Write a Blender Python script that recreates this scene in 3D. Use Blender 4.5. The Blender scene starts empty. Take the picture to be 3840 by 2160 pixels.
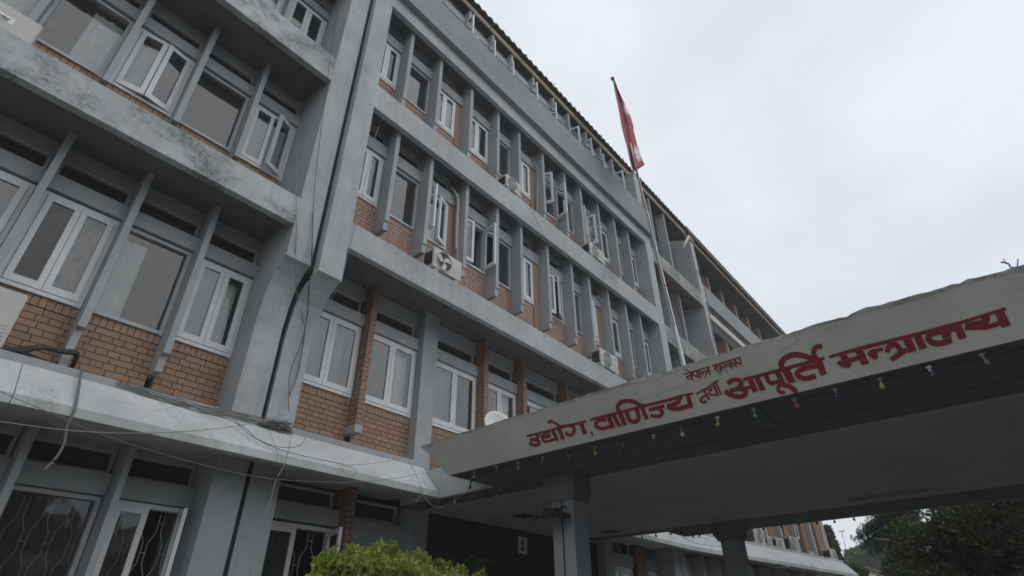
import bpy, bmesh, math, random
from mathutils import Vector, Matrix
random.seed(7)
SC = bpy.context.scene
COL = SC.collection
rad = math.radians

# ---------------------------------------------------------------- camera
FPX, PITCH, ROLL, YAW = 2091.0, rad(32.287), rad(-.481), rad(50.091)
CAM = Vector((0, -6.5, 1.6))
Fv = Vector((math.sin(YAW)*math.cos(PITCH), math.cos(YAW)*math.cos(PITCH), math.sin(PITCH)))
R0 = Vector((math.cos(YAW), -math.sin(YAW), 0)); U0 = R0.cross(Fv)
Rv = math.cos(ROLL)*R0 + math.sin(ROLL)*U0; Uv = -math.sin(ROLL)*R0 + math.cos(ROLL)*U0
cd = bpy.data.cameras.new('camera'); cam = bpy.data.objects.new('camera', cd); COL.objects.link(cam)
cd.sensor_width = 36; cd.lens = FPX/3840*36; cd.clip_start = .05; cd.clip_end = 2000
m = Matrix((Rv, Uv, -Fv)).transposed().to_4x4(); m.translation = CAM; cam.matrix_world = m
SC.camera = cam
SC.render.resolution_x, SC.render.resolution_y = 1024, 576

# ---------------------------------------------------------------- world and sun
SUN_EL, SUN_AZ = rad(48), rad(152)          # azimuth measured from +Y towards +X
w = bpy.data.worlds.new("World"); SC.world = w; w.use_nodes = True
nt = w.node_tree; nt.nodes.clear()
out = nt.nodes.new('ShaderNodeOutputWorld'); bg = nt.nodes.new('ShaderNodeBackground')
sky = nt.nodes.new('ShaderNodeTexSky'); sky.sky_type = 'NISHITA'; sky.sun_disc = False
sky.sun_elevation = SUN_EL; sky.sun_rotation = SUN_AZ; sky.dust_density = 2
tc = nt.nodes.new('ShaderNodeTexCoord'); n1 = nt.nodes.new('ShaderNodeTexNoise')
n1.inputs['Scale'].default_value = 2.3; n1.inputs['Detail'].default_value = 5; n1.inputs['Roughness'].default_value = .5
mp = nt.nodes.new('ShaderNodeMapping'); mp.inputs['Scale'].default_value = (1, 1, 1.6); mp.inputs['Location'].default_value = (.35, .1, .2)
nt.links.new(tc.outputs['Generated'], mp.inputs['Vector']); nt.links.new(mp.outputs[0], n1.inputs['Vector'])
cr = nt.nodes.new('ShaderNodeValToRGB')
cr.color_ramp.elements[0].position = .40; cr.color_ramp.elements[0].color = (.685, .735, .785, 1)
cr.color_ramp.elements[1].position = .60; cr.color_ramp.elements[1].color = (.785, .835, .88, 1)
nt.links.new(n1.outputs['Fac'], cr.inputs[0])
sc = nt.nodes.new('ShaderNodeVectorMath'); sc.operation = 'SCALE'; sc.inputs['Scale'].default_value = 11.6
nt.links.new(cr.outputs[0], sc.inputs[0])
mx = nt.nodes.new('ShaderNodeMix'); mx.data_type = 'RGBA'; mx.inputs[0].default_value = .93
nt.links.new(sky.outputs[0], mx.inputs[6]); nt.links.new(sc.outputs[0], mx.inputs[7])
nt.links.new(mx.outputs[2], bg.inputs['Color']); bg.inputs['Strength'].default_value = .1
nt.links.new(bg.outputs[0], out.inputs[0])
ld = bpy.data.lights.new('sun', 'SUN'); ld.energy = 1.0; ld.angle = rad(75); ld.color = (1, .97, .93)
lo = bpy.data.objects.new('sun', ld); COL.objects.link(lo)
sd = Vector((math.sin(SUN_AZ)*math.cos(SUN_EL), math.cos(SUN_AZ)*math.cos(SUN_EL), math.sin(SUN_EL)))
lo.rotation_euler = sd.to_track_quat('Z', 'Y').to_euler(); lo.location = (0, -20, 40)
SC.view_settings.view_transform = 'Standard'; SC.view_settings.look = 'None'
SC.view_settings.exposure = 0; SC.view_settings.gamma = 1
SC.cycles.filter_width = 1.65; SC.cycles.max_bounces = 8; SC.cycles.transparent_max_bounces = 12

# ---------------------------------------------------------------- helpers
def pxray(px, py): return Fv + (px-1920)/FPX*Rv + (1080-py)/FPX*Uv
def at(px, py, y):
    r = pxray(px, py); return CAM + r*((y-CAM.y)/r.y)
def atz(px, py, z):
    r = pxray(px, py); return CAM + r*((z-CAM.z)/r.z)
def atd(px, py, d):
    r = pxray(px, py); h = math.hypot(r.x, r.y); return CAM + r*(d/h)
def Z(zx, zy, ox, oy, wd=640):
    s = wd/2576; return (ox+zx*s, oy+zy*s)

class MB:
    def __init__(s): s.v = []; s.f = []; s.m = []; s.sm = []
    def add(s, vs, fs, mi=0, smooth=False):
        b = len(s.v); s.v += [tuple(v) for v in vs]
        for f in fs: s.f.append([b+i for i in f]); s.m.append(mi); s.sm.append(smooth)
    def box(s, x0, x1, y0, y1, z0, z1, mi=0):
        s.add([(x0,y0,z0),(x1,y0,z0),(x1,y1,z0),(x0,y1,z0),(x0,y0,z1),(x1,y0,z1),(x1,y1,z1),(x0,y1,z1)],
              [(0,3,2,1),(4,5,6,7),(0,1,5,4),(1,2,6,5),(2,3,7,6),(3,0,4,7)], mi); return s
    def poly(s, pts, mi=0): s.add(pts, [range(len(pts))], mi); return s
    def prism(s, prof, a0, a1, axis='x', mi=0):
        n = len(prof)
        def P(p, a): return (a, p[0], p[1]) if axis == 'x' else ((p[0], a, p[1]) if axis == 'y' else (p[0], p[1], a))
        vs = [P(p, a0) for p in prof] + [P(p, a1) for p in prof]
        fs = [[i, (i+1) % n, n+(i+1) % n, n+i] for i in range(n)] + [list(range(n))[::-1], list(range(n, 2*n))]
        s.add(vs, fs, mi); return s
    def tube(s, path, r, n=6, mi=0, caps=True):
        path = [Vector(p) for p in path]; rings = []
        for i, p in enumerate(path):
            t = (path[min(i+1, len(path)-1)] - path[max(i-1, 0)])
            t = t.normalized() if t.length > 1e-9 else Vector((0, 0, 1))
            a = t.cross(Vector((0, 0, 1)) if abs(t.z) < .95 else Vector((1, 0, 0))).normalized(); b = t.cross(a)
            rr = r[i] if isinstance(r, (list, tuple)) else r
            rings.append([p + (math.cos(2*math.pi*k/n)*a + math.sin(2*math.pi*k/n)*b)*rr for k in range(n)])
        vs = [v for ring in rings for v in ring]
        fs = [[i*n+k, i*n+(k+1) % n, (i+1)*n+(k+1) % n, (i+1)*n+k] for i in range(len(path)-1) for k in range(n)]
        if caps: fs += [list(range(n))[::-1], [(len(path)-1)*n+k for k in range(n)]]
        s.add(vs, fs, mi, True); return s
    def lathe(s, prof, c, axis='z', n=20, mi=0):
        vs = []; c = Vector(c)
        for r_, h in prof:
            for k in range(n):
                a = 2*math.pi*k/n; u, v = r_*math.cos(a), r_*math.sin(a)
                vs.append(c + (Vector((u, v, h)) if axis == 'z' else (Vector((u, h, v)) if axis == 'y' else Vector((h, u, v)))))
        fs = [[i*n+k, i*n+(k+1) % n, (i+1)*n+(k+1) % n, (i+1)*n+k] for i in range(len(prof)-1) for k in range(n)]
        s.add(vs, fs, mi, True); return s
    def xf(s, M):
        s.v = [tuple(M @ Vector(v)) for v in s.v]; return s

LOC = {}
def build(name, mb, mats, parent=None, label=None, recalc=True):
    off = LOC.get(parent.name, Vector()) if parent else Vector()
    me = bpy.data.meshes.new(name)
    me.from_pydata([tuple(Vector(v)-off) for v in mb.v], [], [list(f) for f in mb.f])
    for mt in (mats if isinstance(mats, (list, tuple)) else [mats]): me.materials.append(mt)
    me.polygons.foreach_set('material_index', mb.m); me.polygons.foreach_set('use_smooth', mb.sm)
    if recalc:
        bm = bmesh.new(); bm.from_mesh(me); bmesh.ops.recalc_face_normals(bm, faces=bm.faces); bm.to_mesh(me); bm.free()
    me.update()
    o = bpy.data.objects.new(name, me); COL.objects.link(o)
    if parent: o.parent = parent; LOC[o.name] = off
    if label: o['label'] = label
    return o
def tag(o, label, cat, group=None):
    o['label'] = label; o['category'] = cat
    if group: o['group'] = group
    return o
def thing(name, label, cat, loc=(0, 0, 0), group=None):
    o = bpy.data.objects.new(name, None); COL.objects.link(o); o.location = loc; o.empty_display_size = .3
    LOC[o.name] = Vector(loc); return tag(o, label, cat, group)
def dup(root, loc, label, group=None, rz=None):
    r = root.copy(); COL.objects.link(r); r.location = loc; r['label'] = label
    if rz is not None: r.rotation_euler.z = rz
    if group: r['group'] = group
    for ch in list(root.children):
        c = ch.copy(); COL.objects.link(c); c.parent = r
        for g in list(ch.children):
            d = g.copy(); COL.objects.link(d); d.parent = c
    return r
def structure(o): o['kind'] = 'structure'; return o

# ---------------------------------------------------------------- materials
def mat(name):
    mt = bpy.data.materials.new(name); mt.use_nodes = True; t = mt.node_tree
    return mt, t, t.nodes['Principled BSDF']
def N(t, typ, **kw):
    n = t.nodes.new(typ)
    for k, v in kw.items():
        if k.startswith('i_'): n.inputs[k[2:].replace('_', ' ')].default_value = v
        else: setattr(n, k, v)
    return n
def mixc(t, fac, a, b):
    n = t.nodes.new('ShaderNodeMix'); n.data_type = 'RGBA'
    for inp, v in ((0, fac), (6, a), (7, b)):
        if hasattr(v, 'is_linked') or isinstance(v, bpy.types.NodeSocket): t.links.new(v, n.inputs[inp])
        elif isinstance(v, (int, float)): n.inputs[inp].default_value = v
        else: n.inputs[inp].default_value = (*v, 1)
    return n.outputs[2]
def rampf(t, sock, a, b, lo_=0., hi=1.):
    n = t.nodes.new('ShaderNodeMapRange'); n.inputs['From Min'].default_value = a; n.inputs['From Max'].default_value = b
    n.inputs['To Min'].default_value = lo_; n.inputs['To Max'].default_value = hi; n.clamp = True
    t.links.new(sock, n.inputs['Value']); return n.outputs[0]
def mul(t, a, b):
    n = t.nodes.new('ShaderNodeMath'); n.operation = 'MULTIPLY'
    for i, v in enumerate((a, b)):
        if isinstance(v, (int, float)): n.inputs[i].default_value = v
        else: t.links.new(v, n.inputs[i])
    return n.outputs[0]
def paint(name, base, var=.10, stain=0., stain_col=(.05, .05, .05), sscale=(1.3, 1.3, 1.3), thr=(.5, .68), rough=.85, bump=.25, fine=60, streak=0., crack=.32):
    mt, t, p = mat(name); p.inputs['Roughness'].default_value = rough; p.inputs['Specular IOR Level'].default_value = .25
    tc = N(t, 'ShaderNodeTexCoord'); ob = tc.outputs['Object']
    a = N(t, 'ShaderNodeTexNoise', i_Scale=1.1, i_Detail=7., i_Roughness=.62); t.links.new(ob, a.inputs['Vector'])
    dk = tuple(c*(1-var*1.6) for c in base); lt = tuple(min(1, c*(1+var)) for c in base)
    col = mixc(t, rampf(t, a.outputs['Fac'], .3, .7), dk, lt)
    b = N(t, 'ShaderNodeTexNoise', i_Scale=fine, i_Detail=3.); t.links.new(ob, b.inputs['Vector'])
    c2 = N(t, 'ShaderNodeTexNoise', i_Scale=9., i_Detail=6., i_Roughness=.7); t.links.new(ob, c2.inputs['Vector'])
    col = mixc(t, rampf(t, c2.outputs['Fac'], .58, .8, 0, .3), col, tuple(c*.6 for c in base))
    if stain > 0:
        mpn = N(t, 'ShaderNodeMapping'); mpn.inputs['Scale'].default_value = sscale; t.links.new(ob, mpn.inputs['Vector'])
        s1 = N(t, 'ShaderNodeTexNoise', i_Scale=1., i_Detail=9., i_Roughness=.68); t.links.new(mpn.outputs[0], s1.inputs['Vector'])
        s2 = N(t, 'ShaderNodeTexNoise', i_Scale=14., i_Detail=4., i_Roughness=.7); t.links.new(mpn.outputs[0], s2.inputs['Vector'])
        f = mul(t, rampf(t, s1.outputs['Fac'], *thr), rampf(t, s2.outputs['Fac'], .38, .62, .25, 1.))
        col = mixc(t, mul(t, f, stain), col, stain_col)
    if streak > 0:
        mps = N(t, 'ShaderNodeMapping'); mps.inputs['Scale'].default_value = (7, 7, .55); t.links.new(ob, mps.inputs['Vector'])
        s3 = N(t, 'ShaderNodeTexNoise', i_Scale=1.6, i_Detail=6., i_Roughness=.6); t.links.new(mps.outputs[0], s3.inputs['Vector'])
        col = mixc(t, rampf(t, s3.outputs['Fac'], .52, .75, 0, streak), col, tuple(c*.45 for c in base))
    if crack:
        vo = N(t, 'ShaderNodeTexVoronoi', feature='DISTANCE_TO_EDGE', i_Scale=.55); dn = N(t, 'ShaderNodeTexNoise', i_Scale=3., i_Detail=6.)
        t.links.new(ob, dn.inputs['Vector']); va = N(t, 'ShaderNodeVectorMath', operation='MULTIPLY_ADD'); t.links.new(dn.outputs['Color'], va.inputs[0]); va.inputs[1].default_value = (.5, .5, .5); t.links.new(ob, va.inputs[2]); t.links.new(va.outputs[0], vo.inputs['Vector'])
        fc = mul(t, rampf(t, vo.outputs['Distance'], .0, .008, 1., 0.), rampf(t, a.outputs['Fac'], .48, .6)); col = mixc(t, mul(t, fc, crack), col, tuple(c*.3 for c in base))
    t.links.new(col, p.inputs['Base Color'])
    if bump:
        bp = N(t, 'ShaderNodeBump', i_Strength=bump, i_Distance=.006); t.links.new(b.outputs['Fac'], bp.inputs['Height'])
        b2 = N(t, 'ShaderNodeBump', i_Strength=bump*.8, i_Distance=.02); t.links.new(c2.outputs['Fac'], b2.inputs['Height'])
        t.links.new(bp.outputs[0], b2.inputs['Normal']); t.links.new(b2.outputs[0], p.inputs['Normal'])
    return mt
def plain(name, col, rough=.5, metal=0., var=.12):
    mt, t, p = mat(name); p.inputs['Roughness'].default_value = rough; p.inputs['Metallic'].default_value = metal
    tc = N(t, 'ShaderNodeTexCoord'); a = N(t, 'ShaderNodeTexNoise', i_Scale=12., i_Detail=5.); t.links.new(tc.outputs['Object'], a.inputs['Vector'])
    t.links.new(mixc(t, rampf(t, a.outputs['Fac'], .35, .7), tuple(c*(1-var) for c in col), tuple(min(1, c*(1+var*.5)) for c in col)), p.inputs['Base Color'])
    return mt
def brick(name, c1, c2, mortar, bw=.26, rh=.08, ms=.007, soldier=False):
    mt, t, p = mat(name); p.inputs['Roughness'].default_value = .8; p.inputs['Specular IOR Level'].default_value = .2
    tc = N(t, 'ShaderNodeTexCoord'); sp = N(t, 'ShaderNodeSeparateXYZ'); t.links.new(tc.outputs['Object'], sp.inputs[0])
    g = N(t, 'ShaderNodeNewGeometry'); sn = N(t, 'ShaderNodeSeparateXYZ'); t.links.new(g.outputs['Normal'], sn.inputs[0])
    ab = N(t, 'ShaderNodeMath', operation='ABSOLUTE'); t.links.new(sn.outputs[0], ab.inputs[0])
    gt = N(t, 'ShaderNodeMath', operation='GREATER_THAN'); t.links.new(ab.outputs[0], gt.inputs[0]); gt.inputs[1].default_value = .6
    mxn = N(t, 'ShaderNodeMix'); mxn.data_type = 'FLOAT'; t.links.new(gt.outputs[0], mxn.inputs[0]); t.links.new(sp.outputs[0], mxn.inputs[2]); t.links.new(sp.outputs[1], mxn.inputs[3])
    wob = N(t, 'ShaderNodeTexNoise', i_Scale=5., i_Detail=2.); t.links.new(tc.outputs['Object'], wob.inputs['Vector'])
    ws = mul(t, rampf(t, wob.outputs['Fac'], 0, 1, -1, 1), .012)
    zz = N(t, 'ShaderNodeMath', operation='ADD'); t.links.new(sp.outputs[2], zz.inputs[0]); t.links.new(ws, zz.inputs[1])
    cb = N(t, 'ShaderNodeCombineXYZ'); t.links.new(mxn.outputs[0], cb.inputs[0]); t.links.new(zz.outputs[0], cb.inputs[1])
    br = N(t, 'ShaderNodeTexBrick', offset=.0 if soldier else .37, squash=1. if soldier else .5, squash_frequency=2, offset_frequency=2)
    t.links.new(cb.outputs[0], br.inputs['Vector'])
    for k, v in (('Scale', 1.), ('Brick Width', .075 if soldier else bw), ('Row Height', 5. if soldier else rh), ('Mortar Size', ms*.8 if soldier else ms), ('Mortar Smooth', .35), ('Bias', 0.)): br.inputs[k].default_value = v
    br.inputs['Color1'].default_value = (*c1, 1); br.inputs['Color2'].default_value = (*c2, 1); br.inputs['Mortar'].default_value = (*mortar, 1)
    a = N(t, 'ShaderNodeTexNoise', i_Scale=3., i_Detail=6., i_Roughness=.65); t.links.new(tc.outputs['Object'], a.inputs['Vector'])
    col = mixc(t, rampf(t, a.outputs['Fac'], .45, .75, 0, .35), br.outputs['Color'], tuple(c*.65 for c in c1))
    t.links.new(col, p.inputs['Base Color'])
    b = N(t, 'ShaderNodeTexNoise', i_Scale=70., i_Detail=3.); t.links.new(tc.outputs['Object'], b.inputs['Vector'])
    inv = N(t, 'ShaderNodeMath', operation='SUBTRACT'); inv.inputs[0].default_value = 1.; t.links.new(br.outputs['Fac'], inv.inputs[1])
    b1 = N(t, 'ShaderNodeBump', i_Strength=.9, i_Distance=.012); t.links.new(inv.outputs[0], b1.inputs['Height'])
    b2 = N(t, 'ShaderNodeBump', i_Strength=.3, i_Distance=.005); t.links.new(b.outputs['Fac'], b2.inputs['Height']); t.links.new(b1.outputs[0], b2.inputs['Normal'])
    t.links.new(b2.outputs[0], p.inputs['Normal'])
    return mt
def glassm(name, tint=(.84, .86, .87), ior=1.74, rough=.03, dirt=(.04, .18), dcol=(.26, .26, .25), smear=0.):
    mt, t, p = mat(name); t.nodes.remove(p); o = t.nodes['Material Output']
    tr = N(t, 'ShaderNodeBsdfTransparent'); tr.inputs[0].default_value = (*tint, 1)
    gl = N(t, 'ShaderNodeBsdfGlossy'); gl.inputs['Color'].default_value = (.93, .95, .97, 1); gl.inputs['Roughness'].default_value = rough
    tc = N(t, 'ShaderNodeTexCoord'); a = N(t, 'ShaderNodeTexNoise', i_Scale=2.2, i_Detail=1.); t.links.new(tc.outputs['Object'], a.inputs['Vector'])
    bp = N(t, 'ShaderNodeBump', i_Strength=.12, i_Distance=.03); t.links.new(a.outputs['Fac'], bp.inputs['Height']); t.links.new(bp.outputs[0], gl.inputs['Normal'])
    fr = N(t, 'ShaderNodeFresnel', i_IOR=ior); mxs = N(t, 'ShaderNodeMixShader')
    t.links.new(fr.outputs[0], mxs.inputs[0]); t.links.new(tr.outputs[0], mxs.inputs[1]); t.links.new(gl.outputs[0], mxs.inputs[2])
    df = N(t, 'ShaderNodeBsdfDiffuse'); df.inputs[0].default_value = (*dcol, 1)
    mp_ = N(t, 'ShaderNodeMapping'); mp_.inputs['Scale'].default_value = (1, 1, .45) if smear else (1, 1, 1); mp_.inputs['Rotation'].default_value = (0, .5 if smear else 0, 0); t.links.new(tc.outputs['Object'], mp_.inputs['Vector'])
    d2 = N(t, 'ShaderNodeTexNoise', i_Scale=6. if not smear else 4., i_Detail=6., i_Roughness=.7); t.links.new(mp_.outputs[0], d2.inputs['Vector'])
    m2 = N(t, 'ShaderNodeMixShader'); t.links.new(rampf(t, d2.outputs['Fac'], .35 if not smear else .46, .8 if not smear else .6, *dirt), m2.inputs[0]); t.links.new(mxs.outputs[0], m2.inputs[1]); t.links.new(df.outputs[0], m2.inputs[2])
    t.links.new(m2.outputs[0], o.inputs[0]); return mt
def leafm(name, c1, c2, trans=.35):
    mt, t, p = mat(name); g = N(t, 'ShaderNodeNewGeometry')
    tc = N(t, 'ShaderNodeTexCoord'); a = N(t, 'ShaderNodeTexNoise', i_Scale=1.3, i_Detail=3.); t.links.new(tc.outputs['Object'], a.inputs['Vector'])
    col = mixc(t, g.outputs['Random Per Island'], c1, c2)
    col = mixc(t, rampf(t, a.outputs['Fac'], .4, .65, 0, .5), col, tuple(c*.45 for c in c1))
    t.links.new(col, p.inputs['Base Color']); p.inputs['Roughness'].default_value = .6; p.inputs['Specular IOR Level'].default_value = .25
    tl = N(t, 'ShaderNodeBsdfTranslucent'); t.links.new(col, tl.inputs[0]); ms = N(t, 'ShaderNodeMixShader'); ms.inputs[0].default_value = trans
    o = t.nodes['Material Output']; t.links.new(p.outputs[0], ms.inputs[1]); t.links.new(tl.outputs[0], ms.inputs[2]); t.links.new(ms.outputs[0], o.inputs[0])
    return mt

GREY = paint('grey_wall_paint', (.39, .40, .405), stain=.25, stain_col=(.13, .14, .14), thr=(.55, .75))
GREYS = paint('grey_streaked_paint', (.385, .398, .405), var=.13, streak=.38, stain=.5, stain_col=(.10, .105, .10), thr=(.52, .72))
GREYF = paint('grey_fin_paint', (.34, .355, .37), var=.10, streak=.15)
PARA = paint('grey_parapet_paint', (.255, .27, .275), streak=.18, stain=.2, thr=(.55, .75))
MOLD = paint('mouldy_band_paint', (.41, .43, .43), var=.16, stain=.78, stain_col=(.06, .065, .063), sscale=(1.5, 1.5, 2.2), thr=(.44, .60), streak=.45)
STAIR = paint('stained_balcony_concrete', (.33, .335, .32), stain=.9, stain_col=(.04, .04, .035), sscale=(2.4, 2.4, .8), thr=(.42, .62), streak=.5)
LEDGE = paint('ledge_paint', (.46, .475, .475), var=.12, stain=.55, stain_col=(.16, .155, .14), sscale=(2.2, 2.2, 1.2), thr=(.52, .72), streak=.35)
CANOPY = paint('beige_grey_fascia_paint', (.56, .56, .515), var=.08, stain=.3, stain_col=(.15, .15, .14), thr=(.55, .78), streak=.12, bump=.5)
PLASTER = paint('broken_plaster', (.55, .55, .52), var=.3, stain=.8, stain_col=(.14, .13, .11), sscale=(9, 9, 9), thr=(.45, .6), bump=1.)
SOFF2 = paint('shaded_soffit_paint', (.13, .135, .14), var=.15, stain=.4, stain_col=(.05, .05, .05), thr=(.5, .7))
PLASTER2 = paint('peeled_soffit_plaster', (.22, .21, .19), var=.35, stain=.8, sscale=(20, 20, 20), thr=(.42, .6))
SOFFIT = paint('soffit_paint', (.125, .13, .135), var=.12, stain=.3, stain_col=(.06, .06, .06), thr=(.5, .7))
CEIL = paint('brown_white_ceiling', (.37, .35, .335), var=.08, stain=.25, stain_col=(.15, .13, .12), thr=(.5, .75), bump=.1)
SOFF3 = paint('capital_paint', (.19, .195, .205), var=.12)
COLM = paint('column_paint', (.30, .325, .35), var=.08, stain=.2, thr=(.55, .75))
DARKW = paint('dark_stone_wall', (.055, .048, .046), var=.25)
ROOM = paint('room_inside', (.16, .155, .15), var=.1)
EAVE = paint('dark_eave_boards', (.085, .078, .08), var=.2)
CONC = paint('far_concrete', (.4, .4, .39))
WHITEP = paint('white_wall', (.72, .71, .67), var=.05)
REDROOF = plain('red_roof_edge', (.11, .04, .035), .8)
FRAME = paint('white_frame_paint', (.63, .64, .655), var=.08, stain=.35, stain_col=(.25, .24, .22), sscale=(5, 5, 5), thr=(.55, .75), rough=.5, bump=.15)
FRAMEG = paint('grey_frame_paint', (.42, .43, .45), var=.1, stain=.4, stain_col=(.12, .11, .11), sscale=(6, 6, 6), thr=(.55, .72), rough=.55, bump=.2)
GLASS = glassm('window_glass'); GLASSD = glassm('dark_vent_glass', (.25, .25, .25), 1.5, .12, (.25, .5), (.12, .115, .11))
GLASSK = glassm('clear_dark_glass', (.8, .82, .82), 1.5, .02, (.0, .12), (.3, .3, .29)); GLASSS = glassm('smeared_glass', (.6, .6, .6), 1.7, .06, (.03, .62), (.36, .36, .36), 1.); GLASSB = glassm('bluish_glass', (.45, .5, .55), 1.85, .04)
GV = [GLASS, GLASS, GLASSB, GLASSK, GLASS]; GR = random.Random(17)
BR_O = brick('orange_painted_brick', (.335, .215, .145), (.265, .165, .11), (.075, .058, .047), ms=.006)
BR_OS = brick('orange_soldier_brick', (.345, .20, .125), (.31, .175, .11), (.06, .045, .035), soldier=True)
BR_P = brick('pink_painted_brick', (.40, .265, .215), (.37, .24, .195), (.15, .10, .085), bw=.24)
BR_PS = brick('pink_soldier_brick', (.40, .265, .215), (.37, .24, .195), (.15, .10, .085), soldier=True)
CURT = paint('curtain_cloth', (.80, .80, .77), var=.10, rough=.9, bump=0)
JOINT = plain('dark_joint_filler', (.025, .023, .022), .95)
WOOD = paint('beige_fascia_board', (.42, .35, .25), var=.12, streak=.25)
TILE = paint('weathered_roof_sheet', (.10, .095, .09), var=.3)
METAL = plain('galvanised_pipe', (.42, .43, .44), .45, .5)
RUST = plain('rusty_rod', (.10, .06, .045), .8)
ACW = paint('air_conditioner_enamel', (.46, .46, .435), var=.05, stain=.3, stain_col=(.25, .23, .2), thr=(.55, .75), rough=.45, bump=0)
ACD = paint('old_air_conditioner_enamel', (.33, .33, .32), var=.1, rough=.5, bump=0)
FAN = plain('fan_plastic', (.16, .16, .15), .5); FAND = plain('fan_hollow', (.02, .02, .02), .7); GRILLE = plain('grille_wire', (.42, .42, .40), .4)
BLUE = plain('blue_badge', (.08, .10, .32), .5); BLACK = plain('black_print', (.03, .03, .035), .6); WBADGE = plain('white_badge', (.7, .7, .7), .4)
RED = plain('red_sign_paint', (.24, .024, .034), .6)
CABLE = plain('grey_cable', (.14, .135, .13), .7); CABLED = plain('black_cable', (.02, .02, .02), .6); CABLEW = plain('pale_cable', (.24, .23, .205), .6)
PIPEW = plain('lagged_pipe', (.45, .43, .38), .7)
SOCK = plain('bulb_socket', (.22, .22, .21), .5); SOCKW = plain('white_bulb_socket', (.6, .6, .57), .45)
FLAGR = plain('red_flag_cloth', (.30, .04, .05), .85, var=.25); FLAGW = plain('white_flag_cloth', (.62, .60, .62), .85); FLAGB = plain('blue_flag_hem', (.09, .10, .20), .85)
DISH = plain('dish_enamel', (.62, .62, .60), .4); BARK = paint('bark', (.09, .07, .055), var=.3, bump=1.)
ASPH = paint('worn_concrete_paving', (.19, .185, .178), var=.15); PAPER = plain('paper_notice', (.55, .55, .54), .8)

# ---------------------------------------------------------------- ground
g = MB()
g.poly([(-150, -150, 0), (150, -150, 0), (150, 150, 0), (-150, 150, 0)])
structure(build('ground', g, ASPH))
g = MB(); g.poly([(1.5, -5.5, .004), (15, -5.5, .004), (15, 1.2, .004), (1.5, 1.2, .004)]); structure(build('bounce_apron', g, paint('pale_bounce_apron', (.42, .41, .39), var=.12)))  # unseen pale apron added to bounce light up to the porch ceiling

# ---------------------------------------------------------------- window makers
def sash(win, x0, x1, z0, z1, y, hinge='l', ang=0., fw=.065, mt=FRAME, gm=None):
    """one casement leaf (sub-part) with its pane (sub-part); opens outwards (-y)"""
    xh = x0 if hinge == 'l' else x1
    M = Matrix.Translation((xh, y, 0)) @ Matrix.Rotation(-ang if hinge == 'l' else ang, 4, 'Z') @ Matrix.Translation((-xh, -y, 0))
    b = MB(); t = .04
    b.box(x0, x0+fw, y, y+t, z0, z1); b.box(x1-fw, x1, y, y+t, z0, z1)
    b.box(x0+fw, x1-fw, y, y+t, z1-fw, z1); b.box(x0+fw, x1-fw, y, y+t, z0, z0+fw*1.35)
    build('sash', b.xf(M), mt, win)
    p = MB(); p.poly([(x0+fw-.003, y+.02, z0+fw*1.3), (x1-fw+.003, y+.02, z0+fw*1.3), (x1-fw+.003, y+.02, z1-fw+.003), (x0+fw-.003, y+.02, z1-fw+.003)])
    build('pane', p.xf(M), gm or GR.choice(GV), win, recalc=False)
def curtain(win, x0, x1, z0, z1, y, bottom_open=0):
    b = MB(); n = max(8, int((x1-x0)/.022)); ph = random.random()*6
    vs = []
    for i in range(n+1):
        x = x0+(x1-x0)*i/n; dy = .02*math.sin(i*1.25+ph)+.012*math.sin(i*.57+ph*2)
        vs += [(x, y+dy, z0), (x, y+dy*.6, z1)]
    b.add(vs, [(2*i, 2*i+2, 2*i+3, 2*i+1) for i in range(n)], 0, True)
    build('curtain', b, CURT, win, recalc=False)
def window(bld, x0, x1, z0, z1, yw, kind='double', angs=(0, 0), cur=(), grille=False, fmat=None, gm=(None, None)):
    fmat = fmat or (FRAMEG if kind == 'fixed' else FRAME)
    f = MB(); fw = .05 if kind != 'fixed' else .045; ya, yb = yw-.02, yw+.09
    f.box(x0, x0+fw, ya, yb, z0, z1); f.box(x1-fw, x1, ya, yb, z0, z1); f.box(x0+fw, x1-fw, ya, yb, z1-fw, z1); f.box(x0+fw, x1-fw, ya-.015, yb, z0, z0+fw)
    win = build('window', f, fmat, bld)
    a, b, c, d = x0+fw+.004, x1-fw-.004, z0+fw+.004, z1-fw-.004
    ys = ya-.024
    if kind == 'fixed':
        p = MB(); p.poly([(a-.01, yw+.03, c-.01), (b+.01, yw+.03, c-.01), (b+.01, yw+.03, d+.01), (a-.01, yw+.03, d+.01)]); build('pane', p, gm[0] or GLASS, win, recalc=False)
    elif kind == 'single':
        sash(win, a, b, c, d, ys, 'l', angs[0])
    else:
        mid = (a+b)/2
        sash(win, a, mid-.003, c, d, ys, 'l', angs[0], gm=gm[0]); sash(win, mid+.003, b, c, d, ys, 'r', angs[1], gm=gm[1])
    for u0, u1 in cur:
        curtain(win, x0+fw+(x1-x0-2*fw)*u0, x0+fw+(x1-x0-2*fw)*u1, z0+.03, z1-.12, yw+.13)
    if grille:
        gb = MB(); n = 7; wd = (b-a)/n; yy = yw+.07
        for i in range(n+1):      # elongated hexagon bars: mirrored zigzags joined by short rails
            xx = a+i*wd; pts = []; s_ = 1 if i % 2 else -1; z_ = d-.02; q = wd*.25
            while z_ > c:
                for dx_, dz_ in ((s_*q, 0), (s_*q, -.20), (-s_*q, -.32), (-s_*q, -.52)): pts.append((min(max(xx+dx_, a), b), yy, max(z_+dz_, c)))
                if i < n:
                    zz_ = z_-.1 if s_ > 0 else z_-.42
                    if zz_ > c: gb.tube([(min(xx+q, b), yy, zz_), (min(xx+wd-q, b), yy, zz_)], .005, 4)
                z_ -= .64
            gb.tube(pts, .0055, 4)
        build('grille', gb, GRILLE, win)
    return win
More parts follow.
